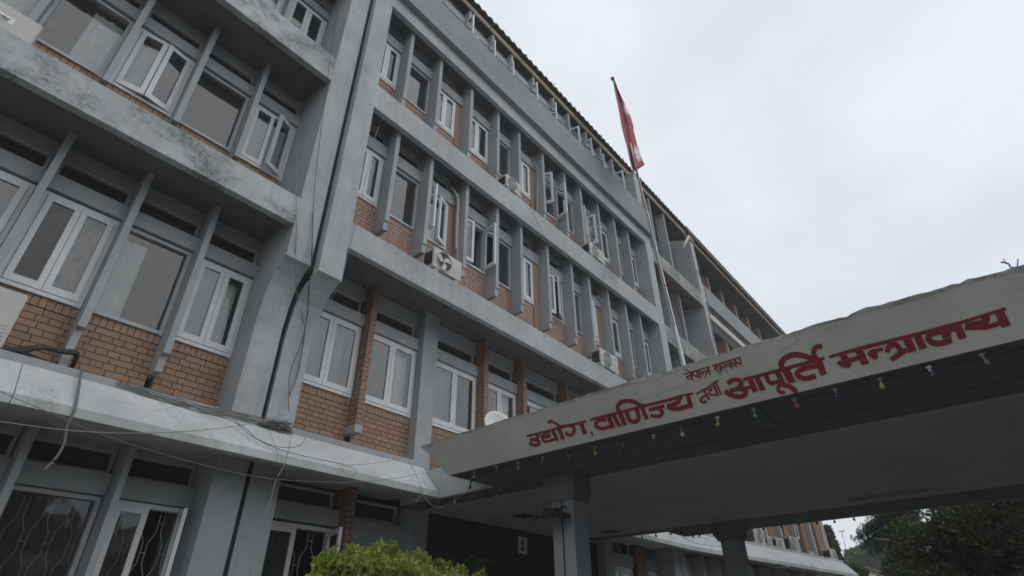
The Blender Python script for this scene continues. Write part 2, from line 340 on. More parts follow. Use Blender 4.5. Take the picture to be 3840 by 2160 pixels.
def vent(bld, x0, x1, z0, z1, yw, mt=FRAMEG):
    f = MB(); fw = .035
    f.box(x0, x0+fw, yw, yw+.07, z0, z1); f.box(x1-fw, x1, yw, yw+.07, z0, z1); f.box(x0+fw, x1-fw, yw, yw+.07, z1-fw, z1); f.box(x0+fw, x1-fw, yw, yw+.07, z0, z0+fw)
    v = build('vent_window', f, mt, bld)
    p = MB(); p.poly([(x0+fw, yw+.05, z0+fw), (x1-fw, yw+.05, z0+fw), (x1-fw, yw+.05, z1-fw), (x0+fw, yw+.05, z1-fw)]); build('pane', p, GLASSD, v, recalc=False)
def spandrel(bld, x0, x1, z0, z1, yw, mats, sh=.125):
    b = MB(); b.box(x0, x1, yw, yw+.2, z0, z1-sh, 0)
    n = max(1, round((x1-x0)/.075)); wv = (x1-x0)/n          # soldier course: each brick standing on end
    for i in range(n):
        j = random.uniform(-.004, .004)
        b.box(x0+i*wv+.004, x0+(i+1)*wv-.004, yw+j-.002, yw+.2, z1-sh+.006, z1+random.uniform(-.006, .003), 1)
    b.box(x0, x1, yw+.008, yw+.2, z1-sh, z1-.012, 2)
    build('brick_panel', b, mats, bld)
MOR_O = plain('dark_mortar', (.05, .038, .03), .9); MOR_P = plain('pink_mortar', (.15, .10, .085), .9)
BO = [BR_O, plain('orange_brick_on_end', (.31, .20, .137), .8), MOR_O]; BP = [BR_P, plain('pink_brick_on_end', (.385, .25, .205), .8), MOR_P]

def fin_poly(yf, ybk, ztop, zstep, zbot, step):
    return [(yf, ztop), (yf, zstep), (yf+step, zstep), (yf+step, zbot), (ybk, zbot), (ybk, ztop)]
def fin(bld, x0, x1, *a, mt=None):
    b = MB(); b.prism(fin_poly(*a), x0, x1); return build('fin', b, mt or GREYF, bld)
def band(bld, x0, x1, y, zb, zt, mt, yb=None):
    b = MB(); b.box(x0, x1, y, y+.12, zb, zt); return build('band', b, mt, bld)
def slab(bld, x0, x1, y0, y1, z0, z1, mt=None):
    b = MB(); b.box(x0, x1, y0, y1, z0, z1); return build('soffit_slab', b, mt or GREYS, bld)
def beam(bld, x0, x1, y, z0, z1, d=.1):
    b = MB(); b.box(x0, x1, y, y+d, z0, z1); return build('lintel', b, GREYF, bld)
def ledge_profile(y0):
    return [(y0, 3.413), (y0, 3.504), (y0+.38, 3.909), (y0+.38, 3.985), (y0+1.2, 3.985), (y0+1.2, 3.53), (y0+.12, 3.53), (y0+.09, 3.413)]
FL = 3.295
def curb(bld, x0, x1, y0):
    b = MB(); b.box(x0, x1, y0+.376, y0+.6, 3.900, 3.989); return build('ledge_curb', b, GREYF, bld)
def rooms(bld, x0, x1, yw, zs, yb):
    b = MB()
    b.poly([(x0, yb, zs[0]), (x1, yb, zs[0]), (x1, yb, zs[-1]), (x0, yb, zs[-1])])
    b.poly([(x0, yw, zs[0]), (x0, yb, zs[0]), (x0, yb, zs[-1]), (x0, yw, zs[-1])]); b.poly([(x1, yw, zs[0]), (x1, yb, zs[0]), (x1, yb, zs[-1]), (x1, yw, zs[-1])])
    for z in zs: b.box(x0+.01, x1-.01, yw+.22, yb-.01, z-.08, z+.08)
    build('room_interior', b, ROOM, bld, recalc=False)
def jog(z):   # post that swings back into the pilaster below
    return [(z, 0)]

# ================================================================ LEFT BLOCK
LB = thing('office_block', 'grey office block left of the dark joint, with mould-stained concrete bands over orange brick', 'building', (0, 1.1, 0))
YL, XL0, XL1 = .118, -3.2, 2.894
WL = 1.04
fx = [-.72, .205, 1.12, 2.035]; fh = .04
zb = [6.843, 10.138, 13.433]; zt = [7.34, 10.749, 14.2]
for k in range(3):
    band(LB, XL0, XL1, YL, zb[k], zt[k], MOLD if k < 2 else MOLD)
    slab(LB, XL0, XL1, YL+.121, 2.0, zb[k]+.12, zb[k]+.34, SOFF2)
post = MB(); post.prism([(YL-.003, 17.4), (YL-.003, 6.285), (.2, 6.24), (.32, 6.12), (.42, 5.95), (.49, 5.7), (.53, 5.35), (.53, 3.9), (1.6, 3.9), (1.6, 17.4)], 2.894, 3.284)
build('corner_post', post, GREYS, LB)
gp = MB(); gp.box(2.894, 3.284, .54, 1.6, 0, 3.53); build('pilaster', gp, GREYF, LB)
lg = MB(); lg.prism(ledge_profile(-.05), XL0, .74); lg.prism(ledge_profile(-.052), .747, 3.318); build('ledge', lg, LEDGE, LB); curb(LB, XL0, 3.318, -.05)
rooms(LB, XL0, 3.28, WL, [.1, 3.7, 7.1, 10.4, 13.7, 17.3], 4.5)
bay_edges = [XL0] + fx + [XL1]
# floors: F1, F2, F3
kinds = {1: ['double', 'double', 'double', 'fixed', 'double'], 2: ['fixed', 'double', 'fixed', 'fixed', 'double'], 3: ['fixed', 'double', 'fixed', 'fixed', 'double']}
def lbay(i): return (bay_edges[i] + (fh if i else 0), bay_edges[i+1] - (fh if i < 4 else 0))
for fl in (1, 2, 3):
    dz = FL*(fl-1); soff = zb[fl-1]+.12
    for i in range(5):
        x0, x1 = lbay(i)
        if i == 0: x0 = x1-.86
        spandrel(LB, x0, x1, 3.985+dz if fl == 1 else 3.9+dz, 4.93+dz, WL, BO)
        kd = kinds[fl][i]; angs = (0, 0); cur = ()
        if fl == 2: kd = ['fixed', 'fixed', 'double', 'fixed', 'double'][i]; angs = [(0, 0), (0, 0), (rad(9), rad(11)), (0, 0), (0, rad(24))][i]; cur = [((0, 1),), ((.5, 1),), ((0, .4),), (), ((0, 1),)][i]
        if fl == 1: kd = ['double', 'double', 'double', 'fixed', 'double'][i]; cur = [(), (), ((.55, 1.),), ((0, .4),), ((0, .45), (.6, .9))][i]
        if fl == 3: kd = ['fixed', 'double', 'fixed', 'double', 'double'][i]; cur = [(), (), (), ((.0, 1),), ()][i]
        window(LB, x0+.005, x1-.005, 4.932+dz, 6.23+dz, WL, kd, angs, cur, gm={(1, 2): (GLASSK, GLASSS), (1, 4): (GLASSB, GLASSK), (2, 2): (GLASS, GLASS)}.get((fl, i), (None, None)))
        beam(LB, x0, x1, WL-.07, 6.25+dz, 6.47+dz, .2)
        vent(LB, x0+.01, x1-.01, 6.475+dz, 6.76+dz, WL+.03)
        h = MB(); h.box(x0, x1, WL+.02, WL+.2, 6.76+dz, soff+.05); build('head_wall', h, GREYF, LB)
    for j, x in enumerate(fx):
        if fl == 1 and j in (0, 1, 2): fin(LB, x-fh, x+fh, .75, WL+.25, soff+.05, 4.6 if j < 2 else 4.62, 3.95, .08)
        elif fl == 1: fin(LB, x-fh, x+fh, .75, WL+.25, soff+.05, 4.62, 4.40, .08)
        else: fin(LB, x-fh, x+fh, .75, WL+.25, soff+.05, 7.99+FL*(fl-2), 7.8+FL*(fl-2), .13)
# ground floor windows
for i in range(5):
    x0, x1 = lbay(i)
    if i == 0: x0 = x1-.86
    spandrel(LB, x0, x1, 0, .95, WL, BO)
    kd = ['double', 'fixed', 'double', 'fixed', 'double'][i]
    window(LB, x0+.005, x1-.005, .952, 2.955, WL, 'fixed' if i == 3 else 'double', (0, rad(78)) if i == 4 else (0, 0), (), grille=(i in (3, 4)))
    beam(LB, x0, x1, WL-.07, 2.965, 3.19, .2); vent(LB, x0+.01, x1-.01, 3.195, 3.46, WL+.03)
    h = MB(); h.box(x0, x1, WL+.02, WL+.2, 3.46, 3.55); build('head_wall', h, GREYF, LB)
for x in fx: fin(LB, x-fh*.8, x+fh*.8, .72, WL+.25, 3.53, .3, .2, .02)
bk = MB(); bk.box(XL0-.1, 3.284, 4.6, 4.9, 0, 17.4); bk.box(XL0-.3, XL0-.001, 1.2, 4.6, 0, 17.4); bk.box(XL0-.3, 3.284, .4, 4.9, 17.41, 17.6); build('wall', bk, GREY, LB)

# ================================================================ JOINT + MAIN BLOCK
MBk = thing('office_block', 'long grey office block right of the dark joint with tall fins and pink brick', 'building', (9.4, .5, 0))
jt = MB(); jt.prism([(.16, 17.4), (.16, 6.2), (.30, 6.1), (.44, 5.95), (.54, 5.6), (.60, 5.3), (.61, 0), (.75, 0), (.75, 17.4)], 3.2845, 3.3605); build('expansion_joint', jt, JOINT, MBk)
XR0, XR1 = 3.762, 15.098
WR = .5
post = MB(); post.prism([(0, 13.9), (0, 6.205), (.1, 6.165), (.25, 6.04), (.40, 5.85), (.49, 5.6), (.54, 5.25), (.55, 3.9), (1.6, 3.9), (1.6, 13.9)], 3.361, XR0)
build('corner_post', post, GREYS, MBk)
gp = MB(); gp.box(3.361, XR0, .58, 1.6, 0, 3.53); build('pilaster', gp, GREYF, MBk)
ep = MB(); ep.box(XR1, 15.543, 0, .9, 3.98, 13.9); build('corner_post', ep, GREYS, MBk)
ep = MB(); ep.box(XR1+.01, 15.5, .025, .6, 13.9, 16.74); ep.box(XR1-.02, 15.55, -.0, .62, 16.74, 16.80); build('end_pier', ep, GREYS, MBk)
lg = MB(); lg.prism(ledge_profile(-.05), 3.326, 5.95); build('ledge', lg, LEDGE, MBk); curb(MBk, 3.326, 5.95, -.05)
FX = [4.565, 5.469, 6.531, 7.531, 8.394, 9.450, 10.508, 11.350, 12.345, 13.332, 14.212]   # right edges of the fins
FW = .092
band(MBk, XR0, XR1, .0, 6.843, 7.34, GREYS); band(MBk, XR0, XR1, .0, 10.138, 10.749, GREYS)
pb = MB(); pb.box(XR0, XR1, .0, .12, 13.433, 13.9); build('band', pb, GREYS, MBk)
pp = MB(); pp.prism([(-.15, 13.86), (-.15, 14.99), (.02, 15.0), (.02, 13.905), (0.001, 13.86)], 3.37, 15.56); build('parapet', pp, PARA, MBk)
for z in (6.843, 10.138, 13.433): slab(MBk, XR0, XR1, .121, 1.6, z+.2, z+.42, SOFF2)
rooms(MBk, 3.4, 15.5, WR, [7.15, 10.45, 13.75, 17.2], 4.5); rooms(MBk, 3.4, 11.2, WL, [.1, 3.7, 7.0], 4.5)
edges = [XR0] + FX + [XR1]
K2 = ['double', 'fixed', 'narrow', 'double', 'fixed', 'narrow', 'double', 'fixed', 'narrow', 'double', 'fixed', 'double']
A3 = {6: (rad(70), rad(80)), 8: (rad(80), rad(100)), 2: (0, 0)}
A2 = {2: (rad(85), rad(20)), 3: (rad(8), rad(82)), 6: (rad(12), rad(25)), 8: (rad(40), rad(12))}
C2 = {0: ((0, .5),), 7: ((.5, 1),), 8: ((0, 1),), 4: ((0, .3),), 1: (), 2: ((0, 1),), 3: ((0, .5),), 5: ((0.1, .9),), 6: ((0, .5),), 9: ((.2, .8),)}
for fl in (2, 3):
    dz = FL*(fl-2); soff = 10.338+dz
    for i in range(12):
        x0 = edges[i]; x1 = edges[i+1] - (FW if i < 11 else 0)
        kd = K2[i]; xw1 = x1
        if kd == 'narrow':
            xw1 = x1-.20
            s = MB(); s.box(xw1, x1, WR-.03, WR+.25, 7.3+dz, 9.60+dz); s.box(xw1, x1, WR+.05, WR+.25, 9.9+dz, soff); build('brick_strip', s, BR_P, MBk)
        spandrel(MBk, x0, xw1, 7.26+dz, 8.37+dz, WR, BP)
        window(MBk, x0+.005, xw1-.005, 8.372+dz, 9.60+dz, WR, 'fixed' if kd == 'fixed' else 'double', (A2 if fl == 2 else A3).get(i, (0, 0)), C2.get(i, ()))
        beam(MBk, x0, x1, WR-.07, 9.615+dz, 9.90+dz, .25)
        vent(MBk, x0+.01, xw1-.01, 9.905+dz, 10.22+dz, WR+.03)
        h = MB(); h.box(x0, xw1, WR+.02, WR+.2, 10.22+dz, soff+.05); build('head_wall', h, GREYF, MBk)
    for x in FX: fin(MBk, x-FW, x, .17, WR+.3, soff+.05, 7.93+dz, 7.74+dz, .025)
# fourth floor under the eave
f4 = [6.45, 7.43, 8.30, 9.36, 10.42, 11.28, 12.36, 13.30, 14.10]
f4 = [4.42, 5.32] + f4
e4 = [XR0] + f4 + [XR1+.05]
for i in range(12):
    x0 = e4[i]; x1 = e4[i+1]-(FW if i < 11 else 0)
    b = MB(); b.box(x0, x1, .56, .8, 13.9, 14.95); build('wall', b, GREYF, MBk)
    angs = {2: (0, rad(88)), 3: (rad(10), rad(86)), 4: (0, rad(88)), 5: (rad(0), rad(84)), 6: (rad(0), rad(75)), 8: (rad(80), rad(86)), 9: (0, rad(80)), 10: (0, 0), 11: (rad(85), 0)}.get(i, (0, 0))
    if i >= 1: window(MBk, x0+.005, x1-.005, 14.955, 16.3, .52, 'fixed' if i in (1, 7) else 'double', angs, ())
    beam(MBk, x0, x1, .46, 16.33, 16.6, .25)
    vent(MBk, x0+.01, x1-.01, 16.605, 16.9, .55)
for x in f4:
    b = MB(); b.prism([(.31, 16.86), (.31, 13.95), (.8, 13.95), (.8, 16.86)], x-FW, x); build('fin', b, GREYF, MBk)
sf = MB(); sf.box(1.5, 20.2, .311, 1.4, 16.93, 17.0); build('eave_soffit', sf, EAVE, MBk)
fb = MB(); x = 1.5
while x < 20.2: fb.box(x+.004, min(x+2.44, 20.2), .27, .31, 16.90, 17.10); x += 2.44
build('fascia_board', fb, WOOD, MBk)
def roof_sheet(x0, x1, ya, za, yb_, zb_, amp=.045, per=.27, th=.035):
    b = MB(); n = int((x1-x0)/.025); vs = []
    for i in range(n+1):
        x = x0+(x1-x0)*i/n; d = amp*math.sin(2*math.pi*x/per); lap = .012*((x*2.1) % 1)
        vs += [(x, ya, za+d+lap), (x, yb_, zb_+d+lap), (x, yb_, zb_+d-th), (x, ya, za+d-th)]
    fs = []
    for i in range(n):
        for k in range(4): fs.append((4*i+k, 4*i+(k+1) % 4, 4*i+4+(k+1) % 4, 4*i+4+k))
    b.add(vs, fs); return b
build('roof', roof_sheet(1.5, 20.25, .13, 17.165, 5., 18.8), TILE, MBk)
for (px, py) in [Z(1140, 195, 1280, 0, 1280), Z(1380, 435, 1280, 0, 1280), Z(1592, 655, 1280, 0, 1280), Z(1780, 860, 1280, 0, 1280), Z(1955, 1045, 1280, 0, 1280), Z(2115, 1215, 1280, 0, 1280), Z(1560, 1000, 2080, 500), Z(1825, 1295, 2080, 500)]:
    p = at(px, py, .14); h = MB()
    h.tube([p+Vector((.0, .1, -.08)), p+Vector((0, -.02, .02)), p+Vector((.05, -.05, .10)), p+Vector((.10, -.05, .22))], .012, 5); build('roof_hook', h, RUST, MBk)
bk = MB(); bk.box(3.37, 20.0, 4.6, 4.9, 0, 17.4); bk.box(15.3, 15.543, .95, 4.6, 0, 17.0); build('wall', bk, GREY, MBk)
# first floor, brick piers
P1 = [(4.905, 5.02, 'brick'), (6.17, 6.53, 'col'), (7.815, 7.932, 'brick'), (9.09, 9.21, 'brick'), (10.76, 10.88, 'brick')]
e1 = [XR0] + [v for p_ in P1 for v in p_[:2]] + [12.4]
so1 = 7.043
for i in range(6):
    x0, x1 = e1[2*i], e1[2*i+1] if 2*i+1 < len(e1) else 12.4
    spandrel(MBk, x0, x1, 3.985, 4.93, WL, BO)
    xw0 = x0
    window(MBk, xw0+.004, x1-.004, 4.932, 6.225, WL, 'double', (0, 0), [((0, .5), (.52, .85)), ((.52, .95),), ((.05, .5),), ((.5, .95),), (), ()][i])
    beam(MBk, x0, x1, WL-.07, 6.24, 6.46, .2); vent(MBk, x0+.02, x1-.06, 6.465, 6.76, WL+.03)
    h = MB(); h.box(x0, x1, WL+.02, WL+.2, 6.76, so1+.05); build('head_wall', h, GREYF, MBk)
for x0, x1, kd in P1:
    b = MB()
    if kd == 'brick':
        b.box(x0, x1, .80, WL+.2, 4.47, so1+.03); build('brick_pier', b, BR_O, MBk)
        c = MB(); c.box(x0-.012, x1+.012, .785, WL+.1, 4.34, 4.468); build('pier_bracket', c, GREYF, MBk)
    else:
        b.box(x0, x1, .85, WL+.3, 3.95, so1+.03); build('column', b, GREYF, MBk)
# ground floor right of the joint
spandrel(MBk, XR0, 4.98, 0, .95, WL, BO)
window(MBk, XR0+.02, 4.93, .952, 2.97, WL, 'double', (0, rad(75)), (), grille=True)
beam(MBk, XR0, 4.98, WL-.07, 3.0, 3.22, .2); vent(MBk, XR0+.02, 4.9, 3.225, 3.47, WL+.03)
b = MB(); b.box(4.98, 5.10, .78, WL+.2, 0, 3.53); build('brick_pier', b, BR_O, MBk)
spandrel(MBk, 5.1, 6.2, 0, .95, WL, BO); window(MBk, 5.12, 6.18, .952, 2.72, WL, 'double')
b = MB(); b.box(5.1, 6.2, WL-.05, WL+.2, 2.74, 3.15); build('lintel', b, GREYF, MBk); vent(MBk, 5.2, 6.1, 3.17, 3.44, WL+.03)
b = MB(); b.box(6.2, 6.5, .75, 1.5, 0, 3.42); build('column', b, COLM, MBk)
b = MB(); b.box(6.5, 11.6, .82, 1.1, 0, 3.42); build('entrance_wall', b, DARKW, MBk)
b = MB(); b.box(11.6, 11.95, .6, 1.1, 0, 3.45); build('pilaster', b, COLM, MBk)
for x0, x1 in ((11.95, 13.1), (13.7, 14.4)):
    window(MBk, x0+.1, x1-.02, 1.2, 3.02, .82, 'double'); b = MB(); b.box(x0, x1, .76, 1.0, 3.03, 3.27); build('lintel', b, GREYF, MBk); vent(MBk, x0+.02, x1-.02, 3.28, 3.6, .84)
    b = MB(); b.box(x0, x1, .84, 1.0, 0, 1.2); build('wall', b, GREYF, MBk)
b = MB(); b.box(13.15, 13.62, .7, 1.1, 0, 3.62); build('brick_pier', b, BR_O, MBk)
for x0, x1 in ((14.25, 14.6), (14.65, 15.0)):
    b = MB(); b.box(x0, x1, .28, .9, 0, 3.53); build('pilaster', b, COLM, MBk)
lg = MB(); lg.prism(ledge_profile(-.33), 11.1, 14.32); build('ledge', lg, LEDGE, MBk)

# ================================================================ STAIR BAY
SB = thing('stair_tower', 'open stair bay with mould-streaked balcony slabs between the finned block and the far wing', 'building', (17.6, .5, 0))
XS0, XS1 = 15.543, 19.78
for zt_ in (13.48, 10.32, 7.0):
    b = MB(); b.box(XS0, XS1, .0, .14, zt_-.62, zt_); b.box(XS0, XS1, .14, 2.6, zt_-.45, zt_-.3); build('balcony_slab', b, STAIR, SB)
b = MB(); b.box(XS0, XS1+.3, 2.6, 2.8, 3.9, 17); build('wall', b, ROOM, SB)
b = MB(); b.prism([(.0, 3.98), (0, 16.15), (.25, 16.3), (1.5, 16.85), (2.6, 16.85), (2.6, 3.98)], XS1, 20.12); build('side_wall', b, GREY, SB)
for x in (16.9, 18.2):
    b = MB(); b.box(x, x+.09, .35, .75, 7, 16.9); build('fin', b, GREYF, SB)
for zz in (7.6, 10.9, 14.1):
    window(SB, 17.1, 18.1, zz, zz+1.6, 2.57, 'double')
b = MB(); b.tube([at(*Z(0, 430, 2560, 720, 1280), .1), at(*Z(45, 335, 2560, 720, 1280), .1)], .06, 8); b.tube([at(*Z(45, 335, 2560, 720, 1280), .1), at(*Z(80, 375, 2560, 720, 1280), -.02)], .05, 8); build('drain_pipe', b, PIPEW, SB)

# ================================================================ FAR WING
FW_ = thing('office_block', 'far office wing past the stair bay with a wide eave and deep shadowed top floor', 'building', (27, 1, 0))
XF0, XF1 = 20.12, 36.
b = MB(); b.box(XF0, XF1, .45, .62, 14.05, 15.0); build('parapet', b, PARA, FW_)
b = MB(); b.box(XF0, XF1, .45, .6, 13.28, 13.57); build('band', b, LEDGE, FW_)
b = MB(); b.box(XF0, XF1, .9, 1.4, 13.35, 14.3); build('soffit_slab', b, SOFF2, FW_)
b = MB(); b.box(XF0, XF1, 1.6, 1.9, 3.9, 17.0); build('wall', b, ROOM, FW_)
for x in [20.5, 22.2, 24., 25.8, 27.6, 29.4, 31.2, 33.]:
    b = MB(); b.box(x, x+.35, 1.0, 1.6, 14.3, 16.9); build('brick_pier', b, BR_P, FW_)
    b = MB(); b.box(x, x+.35, .8, 1.6, 7, 13.28); build('brick_pier', b, BR_P, FW_)
    window(FW_, x+.4, x+1.6, 15.0, 16.5, 1.57, 'double'); window(FW_, x+.4, x+1.6, 11.2, 12.7, 1.57, 'double')
b = MB(); b.box(20.25, XF1, .35, 1.6, 16.93, 17.0); build('eave_soffit', b, EAVE, FW_)
b = MB(); b.box(20.25, XF1, .29, .349, 16.89, 17.0); build('fascia_board', b, WOOD, FW_)
b = MB(); b.box(20.25, XF1, .16, .28, 17.05, 17.33); build('gutter', b, TILE, FW_)
for x in [21.6, 23.9, 26.2, 28.5, 30.8]:
    b = MB(); b.box(x, x+.07, .145, .29, 17.04, 17.35); build('gutter_bracket', b, TILE, FW_)
build('roof', roof_sheet(20.25, XF1, .2, 17.36, 5., 18.8), TILE, FW_)
b = MB(); b.box(20.0, XF1, 4.6, 4.9, 0, 17.4); build('wall', b, GREY, FW_)
# lower, slightly turned front of the wing
TA = rad(-6.5); TM = Matrix.Translation((14.3, -.33, 0)) @ Matrix.Rotation(TA, 4, 'Z')
def tb(name, mb, mt): return build(name, mb.xf(TM), mt, FW_)
LW = thing('low_wing', 'turned lower wing seen under the canopy, brick strips above a pale sloping ledge', 'building', (19, 0, 0))
def lw(name, mb, mt): return build(name, mb.xf(TM), mt, LW)
lp = MB(); lp.prism(ledge_profile(0), .02, 10.9); o = lw('ledge', lp, LEDGE)
xs = [(1.2, 1.8), (2.4, 3.0), (3.6, 4.2), (4.9, 5.3), (5.55, 6.05), (6.6, 7.2), (7.86, 8.42), (9.42, 9.86), (10.7, 11.3)]
b = MB(); b.box(.8, 11.35, 1.18, 1.5, 3.98, 7.0); lw('wall', b, BR_O)
for i, (a_, b_) in enumerate(xs):
    w_ = MB(); w_.box(a_, b_, 1.0, 1.18, 4.25, 7.0); lw('brick_strip', w_, BR_O)
    c = MB(); c.box(a_+.05, b_+.02, .93, 1.17, 4.10, 4.24); lw('pier_bracket', c, GREYF)
for a_, b_ in [(8.43, 8.55), (9.9, 10.03), (11.31, 11.65), (7.22, 7.34), (6.06, 6.2), (4.2, 4.35), (3.0, 3.15)]:
    c = MB(); c.box(a_, b_, .86 if a_ < 11 else .98, 1.17, 3.98, 7.0); lw('fin', c, GREYF)
for a_, b_ in [(8.6, 9.35), (10.08, 10.65), (7.4, 7.82), (4.4, 4.85), (3.2, 3.55)]:
    c = MB(); c.box(a_, b_, 1.10, 1.17, 4.65, 6.2); c2_ = c; w_ = lw('window', c, FRAME)
    p = MB(); p.poly([(a_+.07, 1.095, 4.73), (b_-.07, 1.095, 4.73), (b_-.07, 1.095, 6.1), (a_+.07, 1.095, 6.1)]); build('pane', p.xf(TM), GLASSD, w_, recalc=False)
c = MB(); c.box(.3, 11.2, .95, 1.2, 0, 3.42); lw('wall', c, GREYF)
for a_ in (1.3, 2.1, 2.9, 3.9, 5.1, 6.3, 7.5, 8.7):
    c = MB(); c.box(a_, a_+.07, .62, .95, 0, 3.45); lw('fin', c, GREYF)
    w_ = MB(); w_.box(a_+.1, a_+.62, .92, .96, 1., 3.1); ww = lw('window', w_, FRAMEG)
    p = MB(); p.poly([(a_+.14, .915, 1.05), (a_+.58, .915, 1.05), (a_+.58, .915, 3.05), (a_+.14, .915, 3.05)]); build('pane', p.xf(TM), GLASSD, ww, recalc=False)
c = MB(); c.box(.8, 11.6, 1.5, 5., 0, 7.0); lw('rear_wall', c, GREY)
# ================================================================ ENTRANCE CANOPY
CN = thing('entrance_canopy', 'big flat entrance canopy with red painted lettering on its chipped sloping fascia', 'canopy', (8.5, -4, 0))
CY0, CY1 = -15.2, -1.14  # length out of view stretched so the column fronts get less light
b = MB(); b.box(5.966, 11.1, CY0+.6, .84, 3.407, 3.86); build('slab', b, LEDGE, CN)
def tray(xb_, xt_, sgn, name):
    """sloping fascia tray along one long side; sgn=-1 is the lettered side"""
    rnd = random.Random(3 if sgn < 0 else 4)
    n = 280; vs = []; fs = []; chips = MB()
    walk = 0
    for i in range(n+1):
        t = i/n; yb_ = CY1+(CY0-CY1)*t; yt_ = (CY1+.27)+(CY0-CY1-.27)*t
        walk = walk*.86 + rnd.uniform(-.0055, .0055)
        dz = walk*.8 + (-.010 if rnd.random() < .05 else 0) + .003*math.sin(i*.13) + .042*min(1, i/90)
        k = (3.77+dz-3.40)/.37
        xt = xb_+(xt_-xb_)*k
        vs += [(xb_, yb_, 3.40), (xt, yt_, 3.40+.37*k), (xt-sgn*.13, yt_, 3.40+.37*k+.01), (xb_-sgn*.12, yb_, 3.53)]
    for i in range(n):
        for k in range(4): fs.append((4*i+k, 4*i+(k+1) % 4, 4*i+4+(k+1) % 4, 4*i+4+k))
    fs += [(0, 1, 2, 3), (4*n+3, 4*n+2, 4*n+1, 4*n)]
    b = MB(); b.add(vs, fs); o = build(name, b, CANOPY, CN)
    # broken lip: bare plaster along the top edge
    nx, nz = (-.37*1 if sgn < 0 else .37), -.27
    L = math.hypot(nx, nz); nx, nz = nx/L*.003, nz/L*.003
    cv = []; wd = .02
    for i in range(n+1):
        _, (xa, ya, za), (xc, yc, zc), _ = [vs[4*i+k] for k in range(4)]
        big = max(0, math.sin(i*.11+1.)+.6*math.sin(i*.31))*.018
        wd = .6*wd+.4*(rnd.uniform(.0, .028)+big); f = wd/.46
        jx = rnd.uniform(-.004, .004)
        cv += [(xa-(xt_-xb_)*f+nx, ya, za-.37*f+nz), (xa+nx*1.5, ya, za+.003+jx), (xa-sgn*.10, ya, za+.016+jx)]
    cf = [(3*i+k, 3*i+k+1, 3*i+4+k, 3*i+3+k) for i in range(n) for k in range(2)]
    c = MB(); c.add(cv, cf); build('broken_edge', c, PLASTER, CN, recalc=False)
    return o
tray(5.10, 4.83, -1, 'fascia'); tray(11.97, 12.24, 1, 'fascia')
# end fascia towards the building, and its far counterpart
for ya, yb2 in ((CY1, CY1+.27), (CY0, CY0-.27)):
    s = 1 if yb2 > ya else -1
    b = MB(); b.add([(5.10, ya, 3.40), (11.97, ya, 3.40), (12.24, yb2, 3.77), (4.83, yb2, 3.77), (5.22, ya-s*.12, 3.53), (11.85, ya-s*.12, 3.53), (12.11, yb2-s*.13, 3.78), (4.96, yb2-s*.13, 3.78)],
        [(0, 1, 2, 3), (3, 2, 6, 7), (7, 6, 5, 4), (4, 5, 1, 0), (0, 3, 7, 4), (1, 5, 6, 2)]); build('fascia', b, CANOPY, CN)
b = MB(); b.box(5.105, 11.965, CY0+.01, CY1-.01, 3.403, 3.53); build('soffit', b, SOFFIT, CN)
b = MB()
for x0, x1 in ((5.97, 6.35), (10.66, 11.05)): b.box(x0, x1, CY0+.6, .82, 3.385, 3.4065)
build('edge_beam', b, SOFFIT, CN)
b = MB(); b.box(6.35, 8.5, -2.06, .815, 3.382, 3.402); b.box(8.5, 10.66, -2.06, .815, 3.383, 3.402); b.box(6.35, 10.66, CY0+.62, -2.075, 3.378, 3.402); build('ceiling_panel', b, CEIL, CN)
for cx, cy in ((7.73, -.24), (10.15, -.44)):
    b = MB(); b.box(cx-.24, cx+.24, cy-.24, cy+.24, 3.365, 3.381)
    b2 = MB(); b2.box(cx-.15, cx+.15, cy-.15, cy+.15, 3.355, 3.366)
    v = build('ceiling_vent', b, CEIL, CN); build('vent_hole', b2, FAND, v)
b = MB(); b.box(10.02, 10.09, -5.7, -4.7, 3.33, 3.377); build('tube_light', b, COLM, CN)
b = MB()
for k in range(3): b.tube([(5.2+.05*k, CY1-.1+.05*k-.6*0, 3.395), (5.2+.05*k, -3, 3.392), (5.2+.05*k, -5.5, 3.395), (5.2+.05*k, -9.5, 3.39)], .005, 4)
b.tube([atz(2860, 1550, 3.392), atz(2965, 1630, 3.392)], .008, 4)
build('conduit', b, CABLE, CN)
rp_ = random.Random(9)
for (px, py, q_) in ((2560+340*.497, 1440+448*.497, .09), (2560+1090*.497, 1440+268*.497, .07), (2560+455*.497, 1440+378*.497, .06), (2560+1850*.497, 1440+100*.497, .05)):
    p = atz(px, py, 3.40); n_ = 14; b = MB()
    ring = [p+Vector((math.cos(6.283*k/n_)*q_*rp_.uniform(.3, .9), math.sin(6.283*k/n_)*q_*rp_.uniform(.8, 1.9), -.003)) for k in range(n_)]
    b.add([v for v in ring]+[v+Vector((0, 0, .003)) for v in ring], [range(n_)]+[(k, (k+1) % n_, n_+(k+1) % n_, n_+k) for k in range(n_)]); build('peeled_patch', b, PLASTER2, CN)
